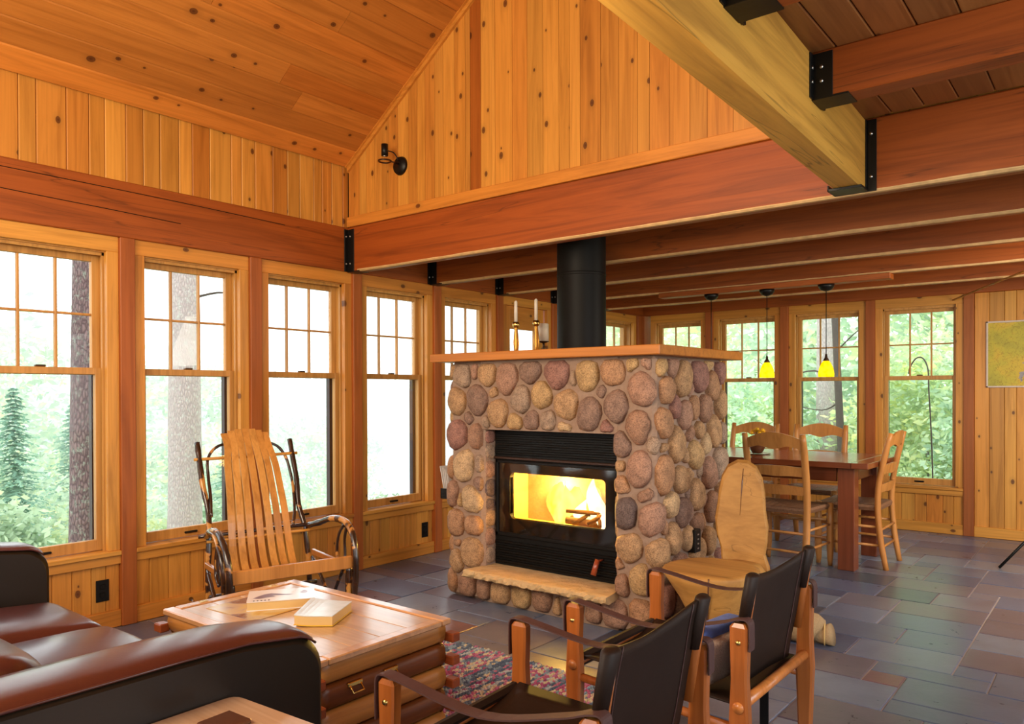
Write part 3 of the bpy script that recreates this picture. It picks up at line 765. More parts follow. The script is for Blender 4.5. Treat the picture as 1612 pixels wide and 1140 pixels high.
# black insert
ins = MB()
yb = 0.15
gx0_, gx1_, gz0, gz1 = 1.332, 2.005, 0.497, 0.776          # fire window
ins.box(OL+0.004, gx0_, yb, 0.19, 0.212, OT-0.006, 0).box(gx1_, OR_-0.004, yb, 0.19, 0.212, OT-0.006, 0).box(gx0_, gx1_, yb, 0.19, gz1, OT-0.006, 0).box(gx0_, gx1_, yb, 0.19, 0.212, gz0, 0)
io = T(ins, FO).build('stove_insert', stove_m, fp)
lv = MB()
for z in [0.885+0.026*i for i in range(5)]: lv.box(OL+0.03, OR_-0.03, yb-0.014, yb+0.002, z, z+0.014, 0.002)
def FB(mb, name, mat, par, **k): return T(mb, FO).build(name, mat, par, **k)
for z in [0.886+0.027*i for i in range(5)]: FB(MB().box(OL+0.02, OR_-0.02, yb-0.016, yb+0.002, z, z+0.013, 0.003), 'louver', stove_m, io)
for z in [0.232+0.029*i for i in range(5)]: FB(MB().box(OL+0.02, OR_-0.02, yb-0.018, yb+0.002, z, z+0.013, 0.003), 'louver', pipe_m, io)
FB(MB().box(OL+0.006, OR_-0.006, yb-0.022, yb+0.002, 0.856, 0.870, 0.003), 'trim_bar', plain('warm_black', (0.05, 0.022, 0.012), 0.4, 0.3), io)
dm = MB(); a0, a1, b0, b1 = OL+0.02, OR_-0.02, 0.392, 0.850
for q in ((a0, a1, b0, b0+0.022), (a0, a1, b1-0.018, b1), (a0, a0+0.018, b0, b1), (a1-0.018, a1, b0, b1)): dm.box(q[0], q[1], yb-0.018, yb+0.001, q[2], q[3], 0.003)
do = FB(dm, 'stove_door', stove_m, io)
gs, ntg = newmat('stove_glass'); kg = N(ntg)
tr_ = kg.n('ShaderNodeBsdfTransparent', ins={0: (0.93, 0.88, 0.82, 1)}); gl_ = kg.n('ShaderNodeBsdfGlossy', ins={'Roughness': 0.06}); mxg = kg.n('ShaderNodeMixShader', ins={0: 0.07})
ntg.links.new(tr_.outputs[0], mxg.inputs[1]); ntg.links.new(gl_.outputs[0], mxg.inputs[2]); kg.out(mxg.outputs[0])
FB(MB().box(a0+0.016, a1-0.016, yb-0.010, yb-0.006, b0+0.02, b1-0.016), 'stove_glass', gs, do)
# rounded inner bezel round the fire window
bz = MB(); pts = []
rr = 0.03
for (cx, cz, a) in ((gx1_-rr, gz1-rr, 0), (gx0_+rr, gz1-rr, 90), (gx0_+rr, gz0+rr, 180), (gx1_-rr, gz0+rr, 270)):
    for t in range(0, 91, 15): pts.append((cx+rr*math.cos(math.radians(a+t)), cz+rr*math.sin(math.radians(a+t))))
out = []
for (x, z) in pts:
    cx, cz = (gx0_+gx1_)/2, (gz0+gz1)/2
    out.append((cx+(x-cx)*1.0+(0.02 if x > cx else -0.02), cz+(z-cz)+(0.02 if z > cz else -0.02)))
n = len(pts); vs = [(x, yb+0.002, z) for x, z in pts]+[(x, yb+0.002, z) for x, z in out]+[(x, yb+0.03, z) for x, z in pts]+[(x, yb+0.03, z) for x, z in out]
fs = [(i, (i+1) % n, (i+1) % n+n, i+n) for i in range(n)]+[(i, (i+1) % n, (i+1) % n+2*n, i+2*n) for i in range(n)]+[(i+2*n, (i+1) % n+2*n, (i+1) % n+3*n, i+3*n) for i in range(n)]+[(i+n, (i+1) % n+n, (i+1) % n+3*n, i+3*n) for i in range(n)]
FB(MB().add(vs, fs), 'window_bezel', stove_m, io)
brick_m = plain('firebrick', (0.85, 0.60, 0.16), 0.9, nscale=20, var=0.2)
FB(MB().box(OL+0.01, OR_-0.01, 0.60, 0.62, 0.40, 0.9).box(OL+0.0, OL+0.04, 0.19, 0.6, 0.40, 0.9).box(OR_-0.04, OR_, 0.19, 0.6, 0.40, 0.9).box(OL, OR_, 0.19, 0.6, 0.86, 0.9).box(OL, OR_, 0.19, 0.6, 0.40, 0.455), 'firebox', brick_m, io)
FB(MB().tube([(1.985, yb-0.05, 0.345), (1.972, yb-0.075, 0.262)], [0.014, 0.017], 10).tube([(1.99, yb, 0.335), (1.985, yb-0.05, 0.335)], 0.006, 8), 'door_handle', plain('red_wood_knob', (0.33, 0.06, 0.02), 0.3, coat=0.4), do)
# burning logs and flames
lg = random.Random(2)
logm = plain('charred_log', (0.10, 0.045, 0.02), 0.9, nscale=30, var=0.6, bstr=0.8)
for (p, q, r) in (((1.64, 0.30, 0.500), (1.97, 0.36, 0.490), 0.022), ((1.60, 0.42, 0.49), (1.90, 0.40, 0.50), 0.026), ((1.66, 0.27, 0.560), (1.86, 0.38, 0.545), 0.012), ((1.82, 0.25, 0.50), (1.90, 0.42, 0.585), 0.013), ((1.72, 0.25, 0.49), (1.80, 0.42, 0.56), 0.011), ((1.90, 0.26, 0.49), (1.78, 0.40, 0.57), 0.010)):
    FB(MB().tube([p, tuple((a+b)/2+lg.uniform(-0.008, 0.008) for a, b in zip(p, q)), q], [r, r*1.1, r*0.9], 9), 'firewood', logm, fp)
fm, ntf = newmat('flame'); kf = N(ntf)
tcf = kf.n('ShaderNodeTexCoord').outputs['Object']
nf = kf.n('ShaderNodeTexNoise', ins={'Vector': kf.vmath('MULTIPLY', tcf, (7.0, 7.0, 3.5)), 'Scale': 1.0, 'Detail': 2.0, 'Distortion': 0.8}).outputs[0]
lw = kf.n('ShaderNodeLayerWeight', ins={'Blend': 0.45}).outputs['Facing']
cf = kf.ramp(nf, [(0.28, (1.0, 0.48, 0.01)), (0.40, (1.0, 0.78, 0.03)), (0.62, (1.0, 0.92, 0.22))])
ef = kf.n('ShaderNodeEmission', ins={0: cf, 1: 3.0}); tf = kf.n('ShaderNodeBsdfTransparent')
mf = kf.n('ShaderNodeMixShader'); ntf.links.new(kf.math('MULTIPLY', kf.math('POWER', lw, 0.7), 0.95), mf.inputs[0]); ntf.links.new(ef.outputs[0], mf.inputs[1]); ntf.links.new(tf.outputs[0], mf.inputs[2]); kf.out(mf.outputs[0])
fm2 = emit('flame_core', (1.0, 0.80, 0.30), (1.0, 0.95, 0.70), 3.2, 9)
def flame(cx, cy, w_, h_, seed, mat=fm, lean=0.0, z0=0.46):
    R = random.Random(seed); n = 12; m = 12; vs = []
    for i in range(m):
        t = i/(m-1); r = w_*(math.sin(PI*min(1, t*0.9+0.18))**0.8)*(1-t)**0.45*1.3 if t < 1 else 0.001
        ox = lean*t*t+0.012*math.sin(7*t+seed); oy = 0.01*math.cos(6*t+seed)
        for k in range(n):
            a = 2*PI*k/n; q = r*(1+0.18*math.sin(3*a+seed+5*t))
            vs.append((cx+ox+math.cos(a)*q, cy+oy+math.sin(a)*q*0.6, z0+h_*t))
    fs = [(i*n+k, i*n+(k+1) % n, (i+1)*n+(k+1) % n, (i+1)*n+k) for i in range(m-1) for k in range(n)]
    return FB(MB().add(vs, fs, True), 'flame', mat, fp)
for a in ((1.50, 0.44, 0.075, 0.33, 1, fm, 0.01), (1.62, 0.46, 0.085, 0.38, 2, fm, -0.02), (1.75, 0.46, 0.085, 0.40, 3, fm, 0.0), (1.88, 0.46, 0.07, 0.33, 4, fm, -0.04),
          (1.40, 0.47, 0.06, 0.30, 5, fm, 0.01), (1.33, 0.50, 0.05, 0.22, 9, fm, 0.01), (1.56, 0.40, 0.06, 0.26, 10, fm, 0.02), (1.80, 0.38, 0.055, 0.33, 6, fm2, -0.02), (1.72, 0.36, 0.05, 0.18, 7, fm2, 0.01), (1.90, 0.34, 0.045, 0.16, 8, fm2, -0.01)): flame(*a)
for nm, loc, e, sz in (('fire_light_back', (1.56, 0.36, 0.68), 34.0, 0.06), ('fire_light_front', (1.82, 0.26, 0.66), 7.0, 0.05)):
    l = bpy.data.lights.new(nm, 'POINT'); l.energy = e; l.color = (1.0, 0.66, 0.14); l.shadow_soft_size = sz
    o = bpy.data.objects.new(nm, l); COL.objects.link(o); o.location = loc
# mantle
mt = MB().box(0.848, 2.437, -0.042, 1.008, FH, 1.497, 0.004).build('mantle_top', mantle_m); tag(mt, 'thick orange fir mantle board capping the stone fireplace', 'mantelpiece')
# stove pipe
pp = empty('stove_pipe', (1.652, 0.45, 1.497)); tag(pp, 'black stove pipe rising from the mantle to the loft', 'stove pipe')
MB().tube([(0, 0, 0.0), (0, 0, ZT-1.497)], 0.148, 32, caps=False).build('pipe', pipe_m, pp)
MB().tube([(0, 0, 0.0), (0, 0, 0.012)], 0.158, 32).build('collar', black_m, pp)
MB().lathe([(0.148, 0.46), (0.1495, 0.463), (0.1495, 0.475), (0.148, 0.478)], (0, 0, 0), 32).build('seam_band', pipe_m, pp)
# black rocker-switch plate on the stone side
sp = empty('switch_plate', (2.42, 0.42, 0.45)); tag(sp, 'tall narrow black switch plate on the right stone face of the fireplace', 'switch')
MB().box(-0.04, 0.004, -0.035, 0.035, -0.062, 0.062, 0.003).build('plate', black_m, sp)
for z in (-0.04, -0.015, 0.01, 0.035): MB().box(0.004, 0.007, -0.008, 0.008, z-0.004, z+0.004, 0.001).build('button', bolt_m, sp)
# magazines in a wall rack on the left stone face
mg = empty('magazine_rack', (0.87, 0.25, 0.58)); tag(mg, 'small black rack on the left stone face, its papers peeking out', 'rack')
MB().box(-0.10, -0.094, -0.12, 0.12, 0, 0.045, 0.001).box(-0.10, 0.03, -0.12, 0.12, -0.006, 0, 0.001).box(-0.10, 0.03, -0.12, -0.115, 0, 0.06, 0.001).box(-0.10, 0.03, 0.115, 0.12, 0, 0.06, 0.001).build('rack_frame', black_m, mg)
mz = MB()
for i, (a, b) in enumerate(((-0.080, -0.125), (-0.067, -0.10), (-0.054, -0.082), (-0.042, -0.06))):
    mz.add([(a, -0.10, 0.002), (a+0.004, -0.10, 0.002), (a+0.004, 0.10, 0.002), (a, 0.10, 0.002), (b, -0.10, 0.2-i*0.01), (b+0.004, -0.10, 0.2-i*0.01), (b+0.004, 0.10, 0.2), (b, 0.10, 0.2)], [(0, 1, 2, 3), (4, 5, 6, 7), (0, 1, 5, 4), (1, 2, 6, 5), (2, 3, 7, 6), (3, 0, 4, 7)])
o = mz.xf(Matrix.Translation((0.87, 0.25, 0.58))).build('magazines', whitecl_m); tag(o, 'sheaf of pale magazines standing in the rack left of the fireplace', 'magazines')

# ================================================================== THINGS ON THE MANTLE
def taper(x, y, lab):
    t = empty('taper_candle_holder', (x, y, 1.497)); tag(t, lab, 'candle holder', 'gilt twig candlesticks on the mantle')
    MB().lathe([(0.035, 0), (0.035, 0.008), (0.012, 0.02), (0.011, 0.06), (0.013, 0.10), (0.010, 0.14), (0.012, 0.18), (0.014, 0.19)], n=12).build('stem', gold_m, t)
    R = random.Random(int(x*100))
    m = MB().tube([(0.01, 0, 0.0), (0.018, 0.004, 0.08), (0.012, -0.004, 0.18)], 0.005, 6).tube([(-0.01, 0.004, 0.0), (-0.016, 0, 0.09), (-0.01, 0.004, 0.18)], 0.005, 6)
    m.build('twig', gold_m, t)
    MB().lathe([(0.012, 0.185), (0.022, 0.195), (0.024, 0.21), (0.018, 0.225), (0.012, 0.225)], n=12).build('cup', brass_m, t)
    t2 = MB().lathe([(0.011, 0.0), (0.0105, 0.135), (0.004, 0.142), (0.0, 0.143)], n=12).build('taper_candle', wax_m); t2.location = (x, y, 1.497+0.222)
    tag(t2, 'slim white taper candle '+('left of the pair on the mantle' if x < 1.2 else 'right of the pair, nearer the stove pipe'), 'candle', 'white taper candles on the mantle')
taper(1.104, 0.50, 'gilt twig candlestick, left one of the two on the mantle')
taper(1.270, 0.50, 'gilt twig candlestick, right one of the two, nearer the stove pipe')
st = MB().lathe([(0.03, 0), (0.03, 0.006), (0.008, 0.014), (0.006, 0.03), (0.018, 0.045), (0.006, 0.062), (0.006, 0.085), (0.038, 0.093), (0.038, 0.098), (0, 0.098)], n=20).build('candle_stand', bronze_m)
st.location = (1.24, 0.62, 1.497); tag(st, 'bronze candle stand with a round ball stem behind the twig candlesticks', 'candle stand')
pc = MB().lathe([(0.035, 0), (0.035, 0.112), (0.030, 0.116), (0, 0.112)], n=20).build('pillar_candle', wax_m); pc.location = (1.24, 0.62, 1.595); tag(pc, 'short thick tan pillar candle on the bronze stand', 'candle')

# ================================================================== WALL LAMP, MAP, OUTLETS, PENDANTS
wlmp = empty('wall_lamp', (0.527, 0.0185, 2.742)); tag(wlmp, 'small black wall lamp on the pine gable above the beam', 'lamp')
MB().tube([(0, 0.003, 0), (0, -0.014, 0)], [0.062, 0.056], 24).build('wall_plate', black_m, wlmp)
MB().tube(spline([(0, -0.014, 0.03), (-0.01, -0.05, 0.075), (-0.03, -0.095, 0.083)], 6), 0.004, 8).build('arm', black_m, wlmp)
MB().tube([(-0.03, -0.11, 0.045), (-0.03, -0.11, 0.12)], 0.022, 16).build('lamp_socket', black_m, wlmp)
rg = [(-0.03+0.040*math.cos(2*PI*k/20), -0.11+0.040*math.sin(2*PI*k/20), 0.012) for k in range(21)]
MB().tube(rg, 0.006, 8, caps=False).tube([(-0.005, -0.08, 0.012), (-0.002, -0.012, 0.01)], 0.005, 8).build('shade_ring', bronze_m, wlmp)
MB().tube([(-0.03, -0.11, 0.04), (-0.03, -0.11, 0.048)], 0.012, 12).build('bulb_cap', bolt_m, wlmp)
def outlet(nm, loc, lab, axis='x'):
    e = empty(nm, loc); tag(e, lab, 'outlet', 'black outlet plates below the windows')
    MB().box(0, 0.005, -0.034, 0.034, -0.058, 0.058, 0.002).build('plate', black_m, e)
    for z in (-0.022, 0.022): MB().box(0.005, 0.007, -0.014, 0.014, z-0.013, z+0.013, 0.003).build('socket', stove_m, e)
outlet('outlet', (-0.0345, -1.63, 0.205), 'black outlet plate on the wainscot beside the dark sofa')
outlet('outlet', (-0.0345, 0.785, 0.19), 'black outlet plate on the wainscot just left of the fireplace')
mapm, ntm = newmat('topographic_map'); km = N(ntm); pm, _ = coords(km, False)
n1_ = km.n('ShaderNodeTexNoise', ins={'Vector': pm, 'Scale': 5.0, 'Detail': 4.0, 'Distortion': 0.4}).outputs[0]
cm = km.ramp(n1_, [(0.3, (0.35, 0.30, 0.03)), (0.5, (0.50, 0.40, 0.03)), (0.62, (0.62, 0.40, 0.03)), (0.63, (0.62, 0.40, 0.03)), (0.66, (0.30, 0.26, 0.26))])
wv = km.n('ShaderNodeTexNoise', ins={'Vector': pm, 'Scale': 34.0, 'Detail': 2.0}).outputs[0]
ln = km.ramp(km.math('ABSOLUTE', km.math('SUBTRACT', wv, 0.5)), [(0.0, (0.6, 0.5, 0.4)), (0.03, (1, 1, 1))])
km.bsdf(km.mix(0.8, cm, ln, 'MULTIPLY'), 0.5)
mp_ = empty('framed_map', (3.60, YF+0.03, 1.57)); tag(mp_, 'framed yellow green map with small grey lakes on the far pine wall', 'map')
MB().box(-0.29, 0.29, -0.012, -0.002, -0.27, 0.27).build('map_sheet', mapm, mp_)
fmw = plain('map_frame_white', (0.62, 0.50, 0.42), 0.5)
for a in ((-0.302, -0.288, -0.282, 0.282), (0.288, 0.302, -0.282, 0.282), (-0.302, 0.302, 0.268, 0.282), (-0.302, 0.302, -0.282, -0.268)): MB().box(a[0], a[1], -0.018, 0.0, a[2], a[3], 0.002).build('frame_bar', fmw, mp_)
pbd = MB().box(1.121, 2.934, 2.44, 2.55, 2.058, ZB-0.006, 0.003).build('mounting_board', fir_x, None, (1.3, 1.4, 1.4)); tag(pbd, 'long light board under the loft beam that carries the pendant lamps', 'board')
def pendant(x, lab):
    e = empty('pendant_lamp', (x, 2.495, 2.058)); tag(e, lab, 'lamp', 'amber glass pendant lamps over the dining table')
    MB().lathe([(0.058, 0), (0.055, -0.02), (0.040, -0.040), (0.012, -0.050), (0.0, -0.050)], n=24).build('ceiling_canopy', black_m, e)
    MB().tube([(0, 0, -0.05), (0, 0, -0.53)], 0.003, 6).build('cord', black_m, e)
    MB().lathe([(0.0, -0.515), (0.007, -0.52), (0.010, -0.545), (0.022, -0.565), (0.022, -0.572), (0, -0.572)], n=16).build('cord_grip', bronze_m, e)
    MB().lathe([(0.018, -0.566), (0.035, -0.590), (0.050, -0.625), (0.057, -0.665), (0.056, -0.690), (0.053, -0.690), (0.053, -0.665), (0.046, -0.628), (0.030, -0.595)], n=28).build('lamp_shade', shade_m, e)
    l = bpy.data.lights.new('pendant_bulb', 'POINT'); l.energy = 4; l.color = (1, 0.72, 0.35); l.shadow_soft_size = 0.02
    o = bpy.data.objects.new('pendant_bulb', l); COL.objects.link(o); o.parent = e; o.location = (0, 0, -0.66)
pendant(1.573, 'amber pendant lamp mostly behind the mantle, leftmost over the table')
pendant(2.035, 'amber glass pendant lamp nearest the fireplace mantle edge, shade in view')
pendant(2.483, 'amber glass pendant lamp hanging before the wide foliage window, rightmost of three')
rp = MB().tube([(3.05, YF+0.01, 2.055), (3.58, 3.14, 2.085), (3.9, 2.5, 2.10)], 0.008, 8).build('wooden_pole', pine_y); tag(rp, 'thin wooden pole slanting from the last window up to the loft', 'pole')
# ================================================================== SEATING AND TABLES
# ---- brown leather sofa
so = empty('leather_sofa', (1.615, -2.72, 0.0)); tag(so, 'dark brown leather sofa with puffy seat cushions, bottom left', 'sofa')
SX, SY = 1.615, -2.72
def S(mb): mb.v = [(x-SX, y-SY, z) for x, y, z in mb.v]; return mb
def armshape(x0, x1):
    # side profile in Y-Z: rounded at the top front corner
    mb = MB(); r = 0.10; prof = [(-3.22, 0.06), (-2.20, 0.06)]
    yf, zt = -2.20, 0.665
    prof = [(-3.22, 0.05), (yf, 0.05), (yf, zt-r-0.02)]
    for t in range(1, 9): a = t*PI/2/8; prof.append((yf-r+math.cos(a)*r, zt-0.02-r+math.sin(a)*r))
    prof += [(yf-r-0.12, zt-0.004), (yf-r-0.28, zt), (-3.22, zt)]
    n = len(prof); lay = [(0.0, 0.018), (0.012, 0.005), (0.03, 0.0), ((x1-x0)/2, -0.006), (x1-x0-0.03, 0.0), (x1-x0-0.012, 0.005), (x1-x0, 0.018)]
    cy, cz = -2.8, 0.35; vs = []
    for dx, ins_ in lay:
        for (y, z) in prof:
            yy = y-ins_ if y > cy else y+ins_; zz = z-ins_ if z > cz else z
            vs.append((x0+dx, yy, zz))
    m = len(lay)
    fs = [(i*n+k, i*n+(k+1) % n, (i+1)*n+(k+1) % n, (i+1)*n+k) for i in range(m-1) for k in range(n)]
    mb.add(vs, fs, True); mb.add([vs[k] for k in range(n)], [tuple(range(n))]); mb.add([vs[(m-1)*n+k] for k in range(n)], [tuple(range(n))])
    return mb, prof
for x0, x1 in ((2.385, 2.60), (0.63, 0.835)):
    mb, prof = armshape(x0, x1)
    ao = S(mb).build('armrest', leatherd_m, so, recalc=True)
    # the reddish top of the arm, a padded strip
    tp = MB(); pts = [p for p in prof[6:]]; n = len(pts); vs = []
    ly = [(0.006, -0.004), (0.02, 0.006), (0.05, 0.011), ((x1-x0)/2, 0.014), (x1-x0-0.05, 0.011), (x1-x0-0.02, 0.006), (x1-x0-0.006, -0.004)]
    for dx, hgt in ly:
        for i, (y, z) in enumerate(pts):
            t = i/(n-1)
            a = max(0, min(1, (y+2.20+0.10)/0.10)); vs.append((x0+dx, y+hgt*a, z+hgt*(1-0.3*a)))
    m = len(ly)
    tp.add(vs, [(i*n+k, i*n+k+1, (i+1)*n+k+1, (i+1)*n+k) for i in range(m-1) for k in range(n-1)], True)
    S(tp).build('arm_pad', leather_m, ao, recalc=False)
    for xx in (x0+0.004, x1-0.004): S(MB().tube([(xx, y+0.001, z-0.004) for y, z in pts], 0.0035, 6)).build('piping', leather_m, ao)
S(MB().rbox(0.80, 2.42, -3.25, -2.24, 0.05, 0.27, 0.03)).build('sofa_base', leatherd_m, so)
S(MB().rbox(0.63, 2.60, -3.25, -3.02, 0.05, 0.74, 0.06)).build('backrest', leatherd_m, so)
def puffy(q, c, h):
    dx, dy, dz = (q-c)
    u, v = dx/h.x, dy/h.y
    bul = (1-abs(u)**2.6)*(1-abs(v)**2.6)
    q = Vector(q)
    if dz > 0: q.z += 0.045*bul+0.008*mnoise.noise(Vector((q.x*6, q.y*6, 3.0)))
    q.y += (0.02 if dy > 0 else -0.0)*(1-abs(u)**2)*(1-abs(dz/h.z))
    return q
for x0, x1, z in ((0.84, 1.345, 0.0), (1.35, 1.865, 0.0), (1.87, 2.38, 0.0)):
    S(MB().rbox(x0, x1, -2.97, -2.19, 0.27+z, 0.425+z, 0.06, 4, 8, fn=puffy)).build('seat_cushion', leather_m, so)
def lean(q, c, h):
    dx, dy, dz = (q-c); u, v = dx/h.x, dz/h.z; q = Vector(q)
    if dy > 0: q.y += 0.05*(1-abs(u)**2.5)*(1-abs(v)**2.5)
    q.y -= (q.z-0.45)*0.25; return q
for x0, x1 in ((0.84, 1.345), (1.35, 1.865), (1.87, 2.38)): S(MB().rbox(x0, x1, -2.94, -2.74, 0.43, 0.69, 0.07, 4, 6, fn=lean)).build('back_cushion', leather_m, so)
# ---- log coffee table (a chest built of stacked half logs)
cz_ = 0.43; CX0, CX1, CY0, CY1 = 1.345, 2.30, -2.0, -1.40
ct = empty('log_coffee_table', ((CX0+CX1)/2, (CY0+CY1)/2, 0)); tag(ct, 'rustic coffee table of stacked varnished half logs with a plank top', 'coffee table')
co = ct.location.copy()
def Cc(mb): mb.v = [(x-co.x, y-co.y, z-co.z) for x, y, z in mb.v]; return mb
R = random.Random(8)
hh = 0.084
def halflog(p0, p1, r, seed, out):
    # p0->p1 axis, flattened inner side; outward normal 'out'
    R_ = random.Random(seed); n = 10; m = 14; vs = []; ax = (Vector(p1)-Vector(p0)); L = ax.length; ax.normalize(); o_ = Vector(out)
    for i in range(m):
        t = i/(m-1); c = Vector(p0)+ax*L*t
        for k in range(n):
            a = -PI/2+PI*k/(n-1)
            rr = r*(1+0.10*mnoise.noise(Vector((t*3+seed, k*0.5, seed*1.7))))
            vs.append(c+o_*math.cos(a)*rr*0.62+Vector((0, 0, 1))*math.sin(a)*r*1.0)
    fs = [(i*n+k, i*n+(k+1) % n, (i+1)*n+(k+1) % n, (i+1)*n+k) for i in range(m-1) for k in range(n)]+[tuple(range(n)), tuple((m-1)*n+k for k in range(n))]
    mb = MB().add(vs, fs, True); return mb
zlv = [cz_-0.048-hh*k for k in range(5)]
for k, z in enumerate(zlv):
    if z < 0.02: break
    even = k % 2 == 0
    colr = tintr(R, 1.05, 1.2, 0.05) if even else (0.40, 0.30, 0.25)
    r = hh*0.5
    Cc(halflog((CX0+0.02, CY0+0.035, z), (CX1-0.02, CY0+0.035, z), r, k+1, (0, -1, 0))).build('half_log', cofx_m, ct, colr)
    Cc(halflog((CX0+0.02, CY1-0.035, z), (CX1-0.02, CY1-0.035, z), r, k+11, (0, 1, 0))).build('half_log', cofx_m, ct, colr)
    colr2 = (0.9, 0.8, 0.7) if even else tintr(R, 1.0, 1.15, 0.05)
    Cc(halflog((CX1-0.035, CY0+0.02, z), (CX1-0.035, CY1-0.02, z), r, k+21, (1, 0, 0))).build('half_log', cofy_m, ct, tintr(R, 1.05, 1.2, 0.05) if even else (0.42, 0.30, 0.25))
    Cc(halflog((CX0+0.035, CY0+0.02, z), (CX0+0.035, CY1-0.02, z), r, k+31, (-1, 0, 0))).build('half_log', cofy_m, ct, tintr(R, 0.9, 1.15, 0.05))
    for (x, sx) in ((CX0, -1), (CX1, 1)):
        for (y, sy) in ((CY0, -1), (CY1, 1)):
            zz = z-hh*0.25
            Cc(MB().box(x-0.024, x+0.024, y-0.02+sy*0.003, y+0.02+sy*0.003, zz-0.016, zz+0.017, 0.004)).build('corner_peg', red_m, ct, (1, 0.9, 0.9))
Cc(MB().box(CX0+0.05, CX1-0.05, CY0+0.05, CY1-0.05, 0.02, cz_-0.03)).build('inner_box', stove_m, ct)
# top: edge boards round inset planks
for (a, b, c_, d) in ((CX0, CX1, CY0, CY0+0.045), (CX0, CX1, CY1-0.045, CY1)): Cc(MB().box(a, b, c_, d, cz_-0.022, cz_, 0.004)).build('edge_board', coftop_m, ct, (1.1, 0.95, 0.8))
for (a, b, c_, d) in ((CX0, CX0+0.045, CY0+0.047, CY1-0.047), (CX1-0.045, CX1, CY0+0.047, CY1-0.047)): Cc(MB().box(a, b, c_, d, cz_-0.022, cz_, 0.004)).build('edge_board', coftop_m, ct, (1.1, 0.95, 0.8))
nb = 4
for i in range(nb):
    y0 = CY0+0.050+(CY1-CY0-0.10)*i/nb; y1 = CY0+0.050+(CY1-CY0-0.10)*(i+1)/nb-0.0025
    Cc(MB().box(CX0+0.050, CX1-0.050, y0, y1, cz_-0.022, cz_-0.004, 0.002)).build('top_plank', coftop_m, ct, tintr(R, 0.95, 1.1, 0.04))
for y in (CY0+0.02, CY1-0.02):
    for x in (CX0+0.2, CX1-0.2): pass
for x in (1.86, 2.02): 
    for xx in (x, x+0.05): pass
bh = [(CX1+0.006, -1.80, cz_-0.118), (CX1+0.006, -1.74, cz_-0.105)]
for i, (x, y, z) in enumerate([(CX1-0.008, -1.845, zlv[1]), (CX1-0.008, -1.69, zlv[1])]):
    Cc(MB().tube([(x, y-0.022, z+0.022), (x+0.018, y-0.022, z), (x+0.018, y+0.022, z), (x, y+0.022, z+0.022)], 0.0035, 8).box(x-0.01, x+0.004, y-0.03, y+0.03, z+0.016, z+0.030, 0.002)).build('brass_handle', brass_m, ct)
for i in (0, 1): Cc(MB().box(CX0+0.012, CX0+0.035, -1.86+i*0.32, -1.83+i*0.32, cz_-0.001, cz_+0.002, 0.001)).build('hinge_plate', brass_m, ct)
# printed sheet lying on the table
psm, ntp = newmat('print_on_sheet'); kp = N(ntp); ppp, _ = coords(kp, False)
npz = kp.n('ShaderNodeTexNoise', ins={'Vector': ppp, 'Scale': 6.0, 'Detail': 3.0, 'Distortion': 1.0}).outputs[0]
kp.bsdf(kp.ramp(npz, [(0.36, (0.55, 0.30, 0.05)), (0.45, (0.60, 0.42, 0.16)), (0.55, (0.50, 0.36, 0.24)), (0.62, (0.14, 0.05, 0.06))]), 0.25, coat=0.4)
ps = MB().box(-0.15, 0.15, -0.11, 0.11, 0, 0.002).build('printed_sheet', psm); ps.location = (1.60, -1.765, cz_-0.0035); ps.rotation_euler = (0, 0, math.radians(4)); tag(ps, 'brown and yellow printed sheet lying under the white book on the coffee table', 'sheet')
# books
def bookmat(name, seed):
    m, nt = newmat(name); k = N(nt); p, _ = coords(k, False)
    n = k.n('ShaderNodeTexNoise', ins={'Vector': k.vmath('ADD', p, (seed, seed*2, 0)), 'Scale': 9.0, 'Detail': 3.0, 'Distortion': 0.6}).outputs[0]
    k.bsdf(k.ramp(n, [(0.38, (0.22, 0.16, 0.22)), (0.43, (0.62, 0.56, 0.56)), (0.52, (0.80, 0.76, 0.73))]), 0.22, coat=0.3); return m
bk = empty('paperback_book', (1.585, -1.665, cz_-0.002), math.radians(0)); tag(bk, 'thick white paperback with a dark bird on its cover', 'book')
# corners from the picture: spine edge runs from (1.62,-1.82) to (1.76,-1.63)
def quadprism(q, z0, z1): return MB().add([(x, y, z0) for x, y in q]+[(x, y, z1) for x, y in q], [(0, 1, 2, 3), (4, 5, 6, 7), (0, 1, 5, 4), (1, 2, 6, 5), (2, 3, 7, 6), (3, 0, 4, 7)])
q1 = [(0.042, -0.150), (0.187, 0.050), (0.052, 0.148), (-0.093, -0.052)]
quadprism(q1, 0.003, 0.033).build('page_block', paper_m, bk)
g = 1.02; q1b = [(a*g, b*g) for a, b in q1]
cvw = plain('white_cover', (0.80, 0.75, 0.72), 0.22, coat=0.4, var=0.03)
quadprism(q1b, 0.033, 0.036).build('front_cover', cvw, bk); quadprism(q1b, 0, 0.003).build('back_cover', cvw, bk)
sp_ = [(q1b[0][0], q1b[0][1]), (q1b[3][0], q1b[3][1])]
def lerp2(a, b, t): return (a[0]+(b[0]-a[0])*t, a[1]+(b[1]-a[1])*t)
